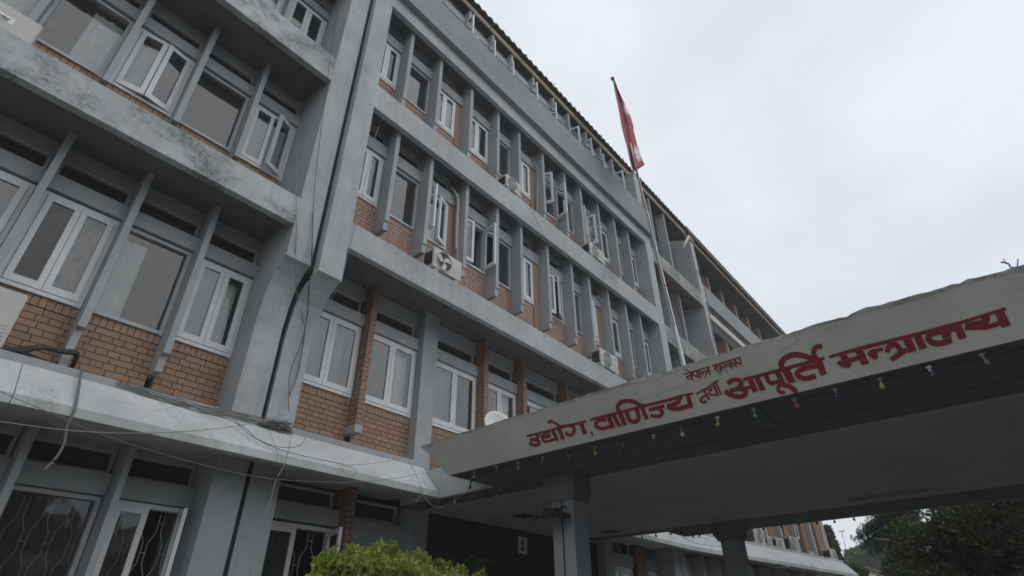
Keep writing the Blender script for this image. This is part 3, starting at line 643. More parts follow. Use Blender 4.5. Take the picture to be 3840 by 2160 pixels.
# lettering traced on the sloping fascia plane
FN = Vector((-.37, 0, -.27)).normalized(); FP = Vector((5.10, 0, 3.40))
kk = [0]
def onf(px, py, off):
    r = pxray(px, py); P0 = FP+FN*off; t = (P0-CAM).dot(FN)/r.dot(FN); return CAM+r*t
def letters(name, zo, polys, strokes, mb):
    ox, oy, wd = zo
    def place(poly):
        kk[0] += 1; off = .0024+.0005*(kk[0] % 9)
        mb.poly([onf(*Z(x, y, ox, oy, wd), off) for x, y in poly])
    for p in polys: place(p)
    for wdt, pts in strokes:
        # smooth the centre line (Catmull-Rom), then give it width
        P = [Vector((*p, 0)) for p in pts]; Q = []
        for i in range(len(P)-1):
            a = P[max(i-1, 0)]; b_ = P[i]; c = P[i+1]; d = P[min(i+2, len(P)-1)]
            for k in range(6):
                t = k/6; Q.append(.5*((2*b_)+(c-a)*t+(2*a-5*b_+4*c-d)*t*t+(3*b_-a-3*c+d)*t**3))
        Q.append(P[-1]); L = []; Rr = []
        for i, q in enumerate(Q):
            tv = (Q[min(i+1, len(Q)-1)]-Q[max(i-1, 0)]).normalized(); nv = Vector((-tv.y, tv.x, 0))*wdt*.55
            L.append(q+nv); Rr.append(q-nv)
        kk[0] += 1; off = .0024+.0005*(kk[0] % 9); b0 = len(mb.v)
        mb.add([onf(*Z(v.x, v.y, ox, oy, wd), off) for pr in zip(L, Rr) for v in pr], [(2*i, 2*i+1, 2*i+3, 2*i+2) for i in range(len(Q)-1)])
mb = MB()
letters('a', (1940, 1480, 640), [
    [(135, 612), (1033, 382), (1043, 420), (143, 646)], [(510, 545), (560, 532), (632, 690), (580, 705)], [(585, 490), (645, 475), (722, 672), (668, 688)],
    [(925, 430), (985, 415), (1058, 590), (996, 608)], [(1100, 562), (1125, 556), (1145, 580), (1138, 615), (1100, 668), (1118, 620), (1118, 595)],
    [(1097, 358), (2490, 2), (2500, 48), (1106, 399)], [(1342, 325), (1405, 310), (1476, 492), (1415, 515)], [(1418, 312), (1482, 296), (1572, 470), (1515, 490)],
    [(1512, 288), (1585, 268), (1660, 450), (1595, 470)], [(1855, 203), (1912, 188), (1988, 365), (1925, 385)]],
    [(44, [(285, 575), (312, 620), (285, 668), (188, 684)]), (46, [(262, 682), (318, 698), (328, 735), (275, 765), (215, 748), (175, 722)]),
     (30, [(505, 556), (420, 592), (365, 622), (378, 650)]), (26, [(360, 645), (430, 628), (500, 604)]), (24, [(420, 655), (470, 640), (505, 625)]),
     (38, [(382, 648), (395, 692), (440, 708), (575, 670)]), (34, [(478, 440), (485, 405), (525, 405), (600, 450), (650, 490)]),
     (38, [(640, 480), (720, 470), (790, 460)]), (46, [(770, 462), (840, 480), (858, 545), (830, 600), (785, 612), (722, 570)]),
     (50, [(1350, 382), (1250, 385), (1188, 430), (1205, 488), (1290, 510), (1420, 475)]), (58, [(1645, 255), (1690, 375), (1755, 412), (1815, 390), (1830, 330), (1800, 220)]),
     (56, [(1545, 255), (1512, 190), (1560, 118), (1670, 92), (1770, 112), (1850, 155), (1930, 175)]),
     (48, [(1985, 232), (2110, 200), (2220, 170)]), (50, [(2125, 215), (2180, 250), (2172, 300), (2110, 330), (2005, 312)]),
     (60, [(2450, 30), (2425, 110), (2340, 150), (2262, 180)]), (58, [(2262, 190), (2380, 212), (2490, 200), (2640, 150)])], mb)
letters('b', (2540, 1280, 640), [
    [(-20, 820), (238, 768), (245, 805), (-20, 848)], [(128, 810), (185, 800), (245, 995), (170, 1012)],
    [(985, 555), (1560, 403), (2215, 230), (2222, 278), (1570, 457), (995, 602)], [(1045, 570), (1130, 548), (1222, 750), (1140, 775)], [(1160, 558), (1242, 535), (1333, 730), (1250, 750)],
    [(1470, 475), (1550, 450), (1640, 640), (1560, 655)], [(1570, 435), (1690, 400), (1787, 612), (1680, 638)], [(2070, 290), (2175, 265), (2255, 490), (2165, 525)]],
    [(62, [(762, 640), (820, 590), (920, 582), (965, 640), (915, 710), (790, 745)]), (70, [(915, 712), (1000, 725), (1035, 770), (990, 825), (885, 832), (790, 800), (715, 748)]), (48, [(1000, 705), (1060, 700), (1140, 670)]),
     (62, [(1335, 500), (1370, 590), (1440, 632), (1580, 590)]), (50, [(1590, 645), (1530, 680), (1520, 730), (1570, 772), (1625, 760)]), (66, [(1590, 660), (1690, 680), (1760, 730), (1800, 775)]),
     (78, [(1600, 420), (1565, 340), (1620, 260), (1740, 205), (1890, 215), (2030, 265), (2120, 310)]), (68, [(2185, 85), (2110, 80), (2058, 140), (2075, 225), (2140, 300)]), (34, [(1690, 385), (1880, 335), (2080, 290)]),
     (70, [(2120, 368), (1930, 405), (1815, 465), (1830, 530), (1940, 560), (2090, 520)])], mb)
letters('d', (2555, 1330, 433.5), [
    [(32, 428), (625, 253), (635, 284), (48, 454)], [(185, 412), (235, 400), (267, 592), (215, 562)], [(320, 365), (365, 352), (406, 548), (368, 530)], [(375, 355), (417, 343), (457, 538), (420, 520)], [(570, 290), (615, 278), (661, 463), (612, 440)],
    [(672, 235), (1300, 46), (1336, 68), (690, 267)], [(830, 212), (875, 200), (917, 392), (870, 370)], [(1065, 152), (1105, 138), (1140, 333), (1100, 300)], [(1165, 112), (1207, 98), (1249, 285), (1205, 265)]],
    [(36, [(215, 472), (155, 482), (128, 508), (178, 568)]), (22, [(70, 347), (95, 328), (130, 350), (172, 382)]), (34, [(252, 395), (272, 455), (350, 490)]), (32, [(590, 362), (490, 382), (458, 410), (492, 442)]), (14, [(475, 430), (520, 490), (572, 532)]), (32, [(535, 390), (562, 420), (545, 465)]),
     (32, [(735, 240), (802, 268), (728, 305)]), (24, [(735, 308), (800, 358), (882, 432)]), (18, [(790, 278), (865, 335)]), (32, [(920, 190), (978, 235), (955, 292), (890, 258)]), (14, [(945, 300), (1032, 402)]), (24, [(1090, 250), (1040, 270), (1004, 235), (1030, 200), (1085, 235)]), (24, [(1090, 235), (1130, 175), (1166, 210), (1148, 272)]), (34, [(1285, 90), (1328, 145), (1300, 205), (1222, 162)]), (13, [(1292, 202), (1388, 282)])], mb)
letters('e', (2595, 1410, 361.6), [
    [(95, 465), (360, 308), (387, 345), (130, 502)], [(292, 385), (342, 368), (494, 620), (440, 657)], [(460, 240), (690, 88), (718, 128), (490, 264)], [(543, 230), (597, 212), (732, 520), (685, 553)], [(608, 190), (656, 162), (808, 500), (765, 520)]],
    [(60, [(385, 525), (285, 560), (238, 630), (262, 695), (320, 705), (388, 662)]), (36, [(485, 362), (425, 372), (398, 335), (440, 285), (500, 290), (525, 345), (445, 460)]), (42, [(440, 455), (500, 500), (590, 510), (680, 475)])], mb)
letters('c', (3120, 1060, 720), [
    [(-46, 978), (400, 848), (1200, 650), (1740, 508), (2325, 328), (2342, 368), (1740, 556), (1200, 703), (410, 903), (-38, 1014)],
    [(100, 985), (192, 955), (240, 1050), (150, 1075)], [(305, 915), (405, 886), (500, 1080), (400, 1110)],
    [(60, 1080), (75, 1060), (120, 1045), (255, 1050), (262, 1095), (240, 1140), (170, 1142), (100, 1115)],
    [(475, 960), (490, 920), (540, 892), (685, 867), (690, 912), (608, 935), (620, 1000), (592, 1038), (540, 1022), (492, 990)],
    [(765, 1015), (940, 878), (1012, 930), (820, 1062)], [(940, 740), (1045, 712), (1140, 915), (1028, 945)], [(1080, 700), (1182, 675), (1280, 875), (1175, 905)],
    [(1620, 575), (1722, 542), (1812, 735), (1700, 765)], [(1465, 690), (1545, 670), (1590, 720), (1485, 752)], [(2182, 400), (2298, 365), (2400, 570), (2275, 605)]],
    [(58, [(220, 1045), (300, 1025), (370, 1000)]), (64, [(738, 935), (762, 865), (830, 830), (890, 860), (930, 930), (1000, 900)]),
     (78, [(1640, 612), (1480, 650), (1330, 690), (1292, 750), (1345, 800), (1450, 815), (1610, 765)]), (46, [(1530, 640), (1560, 690), (1600, 700)]),
     (100, [(2050, 440), (2065, 500), (1980, 560), (1785, 590)]), (64, [(1785, 600), (1950, 600), (2100, 590), (2260, 535)])], mb)
build('lettering', mb, RED, CN)

# columns under the canopy
def column(name, label, x0, y0, s):
    c = thing(name, label, 'column', (x0+.15, y0+.15, 0))
    b = MB(); b.box(x0+.04, x0+.35, y0+.05, y0+.37, 0, 3.08); build('shaft', b, COLM, c)
    b = MB(); b.box(x0+.015, x0+.375, y0+.025, y0+.42, 3.08, 3.12); b.box(x0+.005, x0+.385, y0+.01, y0+.44, 3.12, 3.16); b.box(x0, x0+.39, y0, y0+.47, 3.16, 3.384); build('capital', b, SOFF3, c)
    return c
c1 = column('canopy_column', 'front canopy column with a square capital and a floodlight fixed on it', 6.0, -2.45, 1)
b = MB(); b.tube([(6.035, -2.235, 3.1), (6.032, -2.235, 2.4), (6.035, -2.235, 0)], .008, 5); build('cable_groove', b, CABLED, c1)
c2 = column('canopy_column', 'rear canopy column in deep shade beside the far canopy edge', 10.66, -2.73, 1)

# floodlight
fl_ = thing('floodlight', 'black floodlight tilted down on the front canopy column', 'lamp', (5.9, -2.2, 2.9))
b = MB(); b.prism([(5.99, 2.90), (5.97, 2.85), (5.74, 2.80), (5.72, 2.83), (5.80, 2.90)], -2.40, -1.98, 'y'); build('lamp_body', b, plain('dark_lamp_body', (.05, .05, .048), .5), fl_)
b = MB(); b.tube([(6.03, -2.3, 3.0), (5.9, -2.32, 2.98), (5.86, -2.3, 2.9)], .012, 5); b.tube([(6.03, -2.08, 3.0), (5.9, -2.06, 2.98), (5.86, -2.08, 2.9)], .012, 5); b.box(5.84, 5.96, -2.27, -2.14, 2.9, 2.97); build('bracket', b, CABLED, fl_)

# festoon bulbs
BC = {'orange': (.42, .10, .04), 'blue': (.03, .04, .16), 'red': (.28, .03, .025), 'yellow': (.45, .33, .03), 'clear': (.16, .17, .15), 'white': (.62, .62, .62), 'teal': (.08, .22, .24), 'pale yellow': (.5, .45, .16), 'dark': (.025, .025, .03)}
BM = {}
for k, v in BC.items():
    BM[k] = plain(k.replace(' ', '_')+'_bulb_glass', tuple((c*.8+sum(v)/3*.2)*.6+.008 for c in v), .18)
def bulb_proto(sock):
    r = bpy.data.objects.new('light_bulb', None); COL.objects.link(r); LOC[r.name] = Vector()
    b = MB(); b.lathe([(0, 0), (.03, 0), (.03, -.008), (.014, -.014), (.014, -.05), (.0, -.05)], (0, 0, 0), n=10); build('socket', b, sock, r)
    b = MB(); b.lathe([(.011, -.05), (.012, -.058), (.022, -.075), (.027, -.092), (.022, -.11), (.010, -.119), (0, -.121)], (0, 0, 0), n=12); build('globe', b, BM['clear'], r)
    return r
PROT = {}
def bulb(px, py, colr, label, group, white=False, tilt=0., zc=3.30, empty_=False, wh=1.):
    p = atz(px, py, zc); key = (white,)
    if key not in PROT:
        PROT[key] = [bulb_proto(SOCKW if white else SOCK), True]
    r, first = PROT[key]; PROT[key][1] = False
    if not first:
        r2 = r.copy(); COL.objects.link(r2)
        for ch in r.children:
            c = ch.copy(); COL.objects.link(c); c.parent = r2
        r = r2
    r.location = (p.x, p.y, 3.372); r.scale = (.78, .78, .78); r.rotation_euler = (rad(random.uniform(-9, 9)), rad(random.uniform(-9, 9)), 0)
    tag(r, label, 'bulb', group)
    for ch in r.children:
        if ch.name.startswith('globe'):
            ch.data = ch.data.copy(); ch.data.materials[0] = BM[colr]
    return r
ordn = ['first', 'second', 'third', 'fourth', 'fifth', 'sixth', 'seventh', 'eighth', 'ninth', 'tenth', 'eleventh', 'twelfth', 'thirteenth', 'fourteenth', 'fifteenth', 'sixteenth', 'seventeenth', 'eighteenth', 'nineteenth', 'twentieth']
z6 = lambda x, y: Z(x, y, 1280, 1440, 1280)
front = [(z6(1003, 705), 'orange'), (z6(1172, 668), 'dark'), (z6(1335, 635), 'clear'), (z6(1523, 600), 'blue'), (z6(1717, 585), 'red'), (z6(1915, 525), 'yellow'), (z6(2132, 505), 'dark'), (z6(2363, 435), 'blue'), (z6(2570, 382), 'white'),
         (Z(627, 1255, 2540, 1280), 'yellow'), (Z(1177, 1135, 2540, 1280), 'teal'), (Z(1797, 985, 2540, 1280), 'orange'), (Z(2410, 840, 2540, 1280), 'blue'), (Z(685, 1395, 3120, 1060, 720), 'pale yellow'), (Z(1345, 1245, 3120, 1060, 720), 'blue'), (Z(2065, 1085, 3120, 1060, 720), 'clear')]
for i, ((px, py), c_) in enumerate(front):
    bulb(px, py, c_, f'{c_} bulb in the row under the lettered fascia, {ordn[i]} from the building end', 'bulbs under the lettered fascia', white=i in (7, 9, 14))
for (px, py), c_, lb in [(z6(975, 780), 'blue', 'blue bulb at the end edge of the canopy, with a loose wire hanging from it'), (z6(1092, 800), 'red', 'dark red bulb at the end edge of the canopy, beside the blue bulb')]:
    bulb(px, py, c_, lb, 'bulbs at the end edge of the canopy')
for (px, py), c_, lb in [(z6(730, 925), 'clear', 'clear bulb nearest the wall corner under the porch beam'), (z6(852, 897), 'yellow', 'yellow bulb under the porch beam behind the hanging wire'), (z6(988, 873), 'red', 'red bulb under the porch beam right of the yellow one'), (z6(1125, 850), 'dark', 'dark bulb under the porch beam right of the red one'), (z6(1203, 828), 'clear', 'small clear bulb under the porch beam closest to the column')]:
    bulb(px, py, c_, lb, 'bulbs under the porch beam')
farb = [Z(1360, 905, 1900, 1680, 960), Z(1500, 885, 1900, 1680, 960), Z(1650, 865, 1900, 1680, 960), Z(1755, 850, 1900, 1680, 960), Z(1820, 870, 1900, 1680, 960), Z(1875, 890, 1900, 1680, 960), Z(1935, 885, 1900, 1680, 960),
        Z(490, 440, 2680, 1880), Z(740, 420, 2680, 1880), Z(1005, 385, 2680, 1880), Z(1265, 345, 2680, 1880), Z(1535, 325, 2680, 1880), Z(1810, 312, 2680, 1880), Z(2110, 275, 2680, 1880), Z(2430, 235, 2680, 1880)]
for i, (px, py) in enumerate(farb):
    side = 'left' if i < 7 else 'right'; j = i if i < 7 else i-7
    bulb(px, py, 'clear' if i in (0, 10) else 'dark', f'dark bulb silhouette along the far canopy edge, {ordn[j]} on the {side} of the rear column', 'bulbs along the far canopy edge')

# ================================================================ AIR CONDITIONERS
def ac(label, x0, y0, z0, wdt=.82, h=.58, d=.3, fan='grille', mt=ACW, badge=None, rot=None, fx_=.40, slats=True):
    r = thing('air_conditioner', label, 'air conditioner', (x0, y0, z0), 'outdoor air conditioner units')
    M = Matrix.Translation((x0, y0, z0)) @ (Matrix.Rotation(rot, 4, 'Z') if rot else Matrix.Identity(4))
    bm_ = bmesh.new(); bmesh.ops.create_cube(bm_, size=1)
    bmesh.ops.scale(bm_, vec=(wdt, d, h), verts=bm_.verts); bmesh.ops.translate(bm_, vec=(wdt/2, d/2, h/2), verts=bm_.verts)
    bmesh.ops.bevel(bm_, geom=bm_.edges[:], offset=.014, segments=2, affect='EDGES')
    b = MB(); b.add([v.co.copy() for v in bm_.verts], [[v.index for v in f.verts] for f in bm_.faces]); bm_.free()
    b.box(.06, .16, .02, d-.02, -.04, .001); b.box(wdt-.16, wdt-.06, .02, d-.02, -.04, .001)
    cas = build('casing', b.xf(M), mt, r)
    cx, cz, R_ = wdt*fx_, h*.5, min(h*.42, wdt*.34)
    b = MB(); b.lathe([(0, -.004), (R_*.98, -.004)], (cx, 0, cz), 'y', 28); build('fan_opening', b.xf(M), FAND, r, recalc=False)
    b = MB()
    for k in range(3 if fan == 'open' else 5):
        n_ = 3 if fan == 'open' else 5; a0 = 2*math.pi*k/n_+.5
        pts = [(.12, 0), (.95, -.35), (1.0, .25), (.3, .45)]
        rot2 = lambda u, v: (cx+R_*(u*math.cos(a0)-v*math.sin(a0))*.92, -.007, cz+R_*(u*math.sin(a0)+v*math.cos(a0))*.92)
        b.poly([rot2(*p) for p in pts])
    b.lathe([(0, -.02), (R_*.16, -.016), (R_*.18, -.006)], (cx, 0, cz), 'y', 14); build('fan', b.xf(M), FAN if fan != 'open' else GRILLE, r, recalc=False)
    b = MB(); b.lathe([(R_*.96, -.002), (R_*.98, -.022), (R_*1.05, -.022), (R_*1.08, -.002)], (cx, 0, cz), 'y', 28); build('fan_ring', b.xf(M), mt, r)
    if fan == 'grille':
        b = MB()
        for q_ in (.25, .38, .5, .62, .74, .86): b.lathe([(R_*q_-.004, -.02), (R_*q_, -.025), (R_*q_+.004, -.02)], (cx, 0, cz), 'y', 24)
        for k in range(12):
            a0 = math.pi*2*k/12; b.tube([(cx+R_*.15*math.cos(a0), -.022, cz+R_*.15*math.sin(a0)), (cx+R_*math.cos(a0), -.022, cz+R_*math.sin(a0))], .003, 4)
        b.lathe([(0, -.03), (R_*.15, -.028), (R_*.16, -.02)], (cx, 0, cz), 'y', 14); build('fan_grille', b.xf(M), GRILLE if mt is ACD else ACW, r)
    if slats:
        b = MB()
        for k in range(6): b.box(-.006, .0, .03, d-.03, .08+k*(h-.16)/6, .08+k*(h-.16)/6+.045)
        build('side_slats', b.xf(M), FAND, r)
        b = MB()
        for k in range(5): b.box(cx+R_*1.15, wdt-.03, -.004, 0, .08+k*.035, .085+k*.035)
        build('front_louvre', b.xf(M), GRILLE, r)
    if badge == 'blue':
        b = MB(); b.box(wdt*.80, wdt*.93, -.005, 0, h*.80, h*.83); b.box(wdt*.80, wdt*.93, -.005, 0, h*.74, h*.765); build('badge', b.xf(M), BLUE, r)
    return r, M
ac('white air conditioner with an open dark fan, beside a lagged pipe on the facade', 5.50, -.02, 7.385, .74, .46, .28, 'open', fx_=.36)
ac('white air conditioner with a blue badge at the right end of the second-floor band', 11.18, -.02, 7.385, .86, .48, .28, badge='blue', fx_=.38)
ac('small cream air conditioner behind the third-floor band at a fin beside a bent pipe', 7.56, -.02, 10.80, .56, .40, .28, fx_=.42)
ac('white air conditioner under an open window near the right end of the third-floor band', 11.20, -.02, 10.80, .80, .42, .28, badge='blue', fx_=.36)
r, M = ac('white air conditioner with a lettered plate on the mouldy band, top left corner', -1.385, .245, 7.2, .84, .60, .3, fx_=.16, slats=False)
b = MB(); b.box(.30, .62, -.004, 0, .35, .45); build('badge', b.xf(M), WBADGE, r)
tcu = bpy.data.curves.new('t', 'FONT'); tcu.body = 'McQuay'; tcu.size = .078; tcu.shear = .25; tcu.offset = .002
to = bpy.data.objects.new('t', tcu); COL.objects.link(to); dg = bpy.context.evaluated_depsgraph_get(); dg.update()
tm_ = to.evaluated_get(dg).to_mesh(); b = MB()
b.add([M @ Vector((.315+v.co.x*1.0, -.0055, .382+v.co.y)) for v in tm_.vertices], [list(p.vertices) for p in tm_.polygons]); b.add([M @ Vector(v) for v in [(.33, -.0055, .362), (.58, -.0055, .362), (.58, -.0055, .369), (.33, -.0055, .369)]], [(0, 1, 2, 3)])
build('brand_lettering', b, BLACK, r, recalc=False); bpy.data.objects.remove(to)
ac('cream air conditioner half in view at the left edge, on the ledge against orange brick', -.27, .42, 4.03, .82, .60, .3, fx_=.33)
# on the ledge of the turned wing
def acw(label, u, v, z0, **k):
    p = TM @ Vector((u, v, 0)); return ac(label, p.x, p.y, z0, rot=TA, **k)
acw('large white air conditioner on the far ledge, just right of the rear column', 4.52, .55, 4.03, wdt=.68, h=.50, d=.3, fx_=.5)
acw('narrow white air conditioner standing end-on between two fans on the far ledge', 5.36, .55, 4.03, wdt=.32, h=.30, d=.3, fan='grille', fx_=.5)
acw('white air conditioner with a blue mark, third in the row on the far ledge', 5.98, .55, 4.03, wdt=.58, h=.32, d=.3, badge='blue', fx_=.38)
acw('old dark grey air conditioner on the far ledge against the brick strip', 7.02, .55, 4.03, wdt=.68, h=.46, d=.3, mt=ACD, fx_=.35)
acw('lone white air conditioner at the far end of the pale ledge', 10.36, .55, 4.02, wdt=.58, h=.36, d=.3, fx_=.6)

# ================================================================ FLAG POLE AND FLAG
PB, PT = Vector((12.66, -1.88, 0)), Vector((12.70, -.93, 18.75))
fp = thing('flagpole', 'tall thin leaning metal flagpole rising behind the canopy in front of the facade', 'flagpole', PB)
b = MB(); b.tube([PB, PB.lerp(PT, .35), PB.lerp(PT, .55), PB.lerp(PT, .56), PT], [.075, .07, .055, .042, .035], 10); build('pole', b, METAL, fp)
b = MB(); e_ = at(2297, 295, -1.1); b.tube([PT-Vector((0, .0, .1)), PT.lerp(e_, .5), e_], [.03, .04, .03], 7); b.lathe([(0, 0), (.07, .04), (.05, .12), (0, .16)], e_+Vector((0, 0, -.06)), n=8); build('finial', b, RUST, fp)
rp = MB(); rr = random.Random(5); kc = at(2497, 1068, -1.62)
for k in range(5):
    rp.tube([kc+Vector((rr.uniform(-.16, .16), rr.uniform(-.14, -.06), rr.uniform(-.14, .14))) for _ in range(7)], .014, 5)
rp.tube([kc, kc+Vector((.25, -.08, -.2)), kc+Vector((.28, -.08, -.6)), kc+Vector((.45, -.05, -.9)), kc+Vector((.52, -.03, -1.3))], .013, 5)
rp.tube([PB.lerp(PT, .455)+Vector((-.06, -.04, 0)), PB.lerp(PT, .6)+Vector((-.05, -.03, 0)), PB.lerp(PT, .8)+Vector((-.04, -.03, 0))], .012, 5)
tag(build('rope', rp, plain('dull_red_rope', (.13, .045, .045), .9)), 'red rope knotted round the flagpole with a loose end', 'rope')
z4 = lambda x, y: Z(x, y, 1280, 0, 1280)
Lf = [z4(2050, 612), z4(2064, 690), z4(2085, 790), z4(2102, 880), z4(2113, 950), z4(2130, 1020), z4(2152, 1100), z4(2172, 1190), z4(2190, 1262), z4(2206, 1300)]
Rf = [z4(2062, 612), z4(2112, 725), z4(2148, 800), z4(2180, 870), z4(2205, 950), z4(2206, 985), z4(2232, 1090), z4(2262, 1180), z4(2290, 1245), z4(2216, 1292)]
flag = thing('flag', 'limp red flag with white emblems and blue hem hanging at the pole top', 'flag', at(2400, 640, -1.2))
def flagpt(s, t, off=0.):
    q = s*(len(Lf)-1); i = min(int(q), len(Lf)-2); f = q-i
    l = [Lf[i][k]*(1-f)+Lf[i+1][k]*f for k in (0, 1)]; r_ = [Rf[i][k]*(1-f)+Rf[i+1][k]*f for k in (0, 1)]
    px, py = (l[k]*(1-t)+r_[k]*t for k in (0, 1))
    P = at(px, py, -1.12); d = (CAM-P).normalized()
    return P + d*(.17*math.sin(t*9+s*4)+.09*math.sin(t*4+s*13)+off)
NS, NT = 70, 16
b = MB(); b.add([flagpt(i/NS, j/NT) for i in range(NS+1) for j in range(NT+1)], [(i*(NT+1)+j, i*(NT+1)+j+1, (i+1)*(NT+1)+j+1, (i+1)*(NT+1)+j) for i in range(NS) for j in range(NT)], 0, True)
for i, f_ in enumerate(b.f):
    si, tj = divmod(i, NT); s, t = si/NS, tj/NT
    mi = 0
    if .20 < s+.02*math.sin(tj*1.9) < .31 and t > .42: mi = 1
    if .68 < s+.022*math.sin(tj*2.4) < .81 and t > .50+.12*((si % 4) < 2): mi = 1
    if t >= 15/16*.97 and .0 < s < .06: mi = 2
    if (.43 < s+.03*math.sin(t*6+1) < .45 and t > .2) or s > .96 or (t < .06 and s > .45): mi = 2
    b.m[i] = mi
build('cloth', b, [FLAGR, FLAGW, FLAGB], flag, recalc=False)

# ================================================================ SATELLITE DISH
dsh = thing('satellite_dish', 'white satellite dish peeping over the canopy edge before a brick pier', 'satellite dish', (7.05, -.3, 3.87))
b = MB(); b.lathe([(0, .10), (.15, .085), (.28, .04), (.34, 0), (.35, .005), (.28, .055), (.15, .10), (0, .115)], (0, 0, 0), 'y', 32)
build('dish', b.xf(Matrix.Translation((7.1, -.3, 4.70)) @ Matrix.Rotation(rad(-12), 4, 'Z') @ Matrix.Rotation(rad(-18), 4, 'X')), DISH, dsh)
b = MB(); b.tube([(7.05, -.12, 3.87), (7.05, -.12, 4.6), (7.1, -.2, 4.68)], .025, 8); b.tube([(7.1, -.3, 4.42), (7.1, -.65, 4.55)], .012, 6); build('mast', b, METAL, dsh)

# ================================================================ CABLES AND PIPES
def smooth(P, n=6):
    Q = []
    for i in range(len(P)-1):
        a = P[max(i-1, 0)]; b_ = P[i]; c = P[i+1]; d = P[min(i+2, len(P)-1)]
        for k in range(n):
            t = k/n; Q.append(.5*((2*b_)+(c-a)*t+(2*a-5*b_+4*c-d)*t*t+(3*b_-a-3*c+d)*t**3))
    return Q+[P[-1]]
def cable(label, zo, pts, r=.006, mt=CABLE, name='cable', cat='cable', group='loose cables on the facade', extra=()):
    b = MB()
    def one(zo, pts):
        P = []
        for q in pts:
            x, y, dep = q; P.append(at(*Z(x, y, *zo), dep))
        b.tube(smooth(P), r*.72 if r < .01 else r, 6)
    one(zo, pts)
    for e in extra: one(*e)
    return tag(build(name, b, mt), label, cat, group)
c3 = (0, 1440, 1280)
cable('pale wire sagging across the lower windows from the left edge to the joint', c3, [(-60, 275, -.3), (520, 350, -.3), (1060, 372, -.28), (1600, 340, -.22), (1950, 285, -.12), (2170, 220, .3)], .006, CABLEW)
cable('thin dark wire running straight down from the left edge across the ledge fascia', c3, [(-60, 30, -.1), (300, 185, -.12), (740, 370, -.12), (1100, 490, -.12), (1650, 640, -.12), (2070, 718, -.12), (2620, 745, -.12)], .005)
cable('thick grey cable hanging from the ledge crack with a frayed orange end', (0, 1240, 640), [(1235, 610, .30), (1205, 760, .2), (1145, 1130, -.06), (1085, 1290, -.09), (1010, 1449, -.09), (960, 1720, -.09), (820, 1950, -.09), (660, 2110, -.09)], .013, CABLE)
cable('wire dropping in front of the lower pilaster right of the joint', c3, [(2200, 260, .2), (2195, 400, -.02), (2150, 600, -.08), (2085, 720, -.1), (2040, 880, -.1), (1930, 1130, -.1), (1800, 1320, -.1), (1755, 1460, -.1)], .006, CABLEW)
cable('dark wire curving over the sloping ledge below the joint', c3, [(1290, 80, .3), (1500, 190, .25), (1800, 300, .14), (1950, 420, .02), (2100, 490, -.07), (2300, 545, -.08), (2600, 607, -.08)], .006, extra=[(c3, [(1780, 290, .15), (1900, 390, .05), (2080, 470, -.05), (2250, 470, -.05), (2310, 400, .05)])])
rr = random.Random(11)
ex = []
for k in range(9):
    j = lambda s: rr.uniform(-1.7*s, 1.5*s)
    ex.append((c3, [(960+j(60), -10+j(20), .30), (1220+j(40), 110+j(30), .30), (1500+j(40), 185+j(25), .28), (1760+j(40), 235+j(25), .28), (2000+j(30), 285+j(20), .28), (2190+j(20), 310+j(20), .28)]))
cable('tangle of thin wires lying along the ledge top towards the joint', c3, [(1000, 0, .3), (1300, 90, .3), (1800, 250, .28), (2190, 300, .28)], .0048, CABLE, extra=ex)
ex = []
for k in range(17):
    ex.append(((960, 1380, 640), [(rr.uniform(0, 200), rr.uniform(780, 900), .3), (rr.uniform(150, 400), rr.uniform(770, 960), .28), (rr.uniform(350, 580), rr.uniform(800, 990), .28), (rr.uniform(430, 570), rr.uniform(840, 1000), .3)]))
cable('black knot of wires piled at the foot of the joint on the ledge', (960, 1380, 640), [(20, 830, .3), (300, 850, .28), (540, 900, .28)], .0048, CABLED, extra=ex)
a_ = (900, 800, 640); d_ = (960, 1040, 640); g_ = (960, 1380, 640)
cable('pair of wires hanging down the left corner post and meeting on the pilaster', a_, [(845, -900, .09), (850, 0, .09), (845, 350, .09), (832, 500, .09), (835, 1000, .25), (860, 1250, .40), (960, 1620, .48), (975, 1800, .5), (880, 2420, .5), (760, 2750, .5)], .006, CABLEW, extra=[(a_, [(852, 10, .085), (858, 360, .085), (840, 520, .085), (846, 1010, .24), (872, 1260, .39), (965, 1640, .48)])])
cable('bundle of wires hanging along the expansion joint down to the ledge', a_, [(1105, 0, .09), (1070, 800, .06), (1050, 1000, .2), (1030, 1449, .38), (985, 1750, .46), (900, 2300, .5), (740, 2760, .5), (745, 3000, .45)], .006, CABLED, extra=[(a_, [(1095, 0, .09), (1085, 800, .06), (1040, 1010, .2), (1015, 1449, .38), (960, 1850, .46), (760, 2400, .5), (740, 2760, .5)]), (a_, [(1490, -3300, .05), (1180, -900, .07), (1100, 100, .09), (1078, 790, .06)])])
cable('pale wire from the right corner post down across the first window to the joint', (900, 480, 640), [(2100, -30, -.04), (2040, 130, -.04), (2000, 320, -.04), (1975, 500, -.03), (1890, 800, -.02), (1850, 1040, -.02), (1790, 1300, -.02), (1720, 1560, -.02), (1650, 1830, -.03), (1560, 2200, .05), (1500, 2370, .3), (1250, 2780, .45), (1130, 2950, .5), (960, 3200, .52), (870, 3700, .52)], .006, CABLEW)
cable('long thin wire looping over the ledge beside the canopy end', z_ if False else (1280, 1440, 1280), [(-20, 615, -.06), (240, 600, -.04), (490, 552, .1)], .005, CABLEW, extra=[((1280, 1440, 1280), [(-20, 745, -.12), (350, 720, -.12), (700, 655, -.12)]), ((1280, 1440, 1280), [(-10, 640, -.1), (50, 620, -.1), (115, 660, -.1), (80, 700, -.1), (30, 680, -.1), (0, 640, -.1)])])
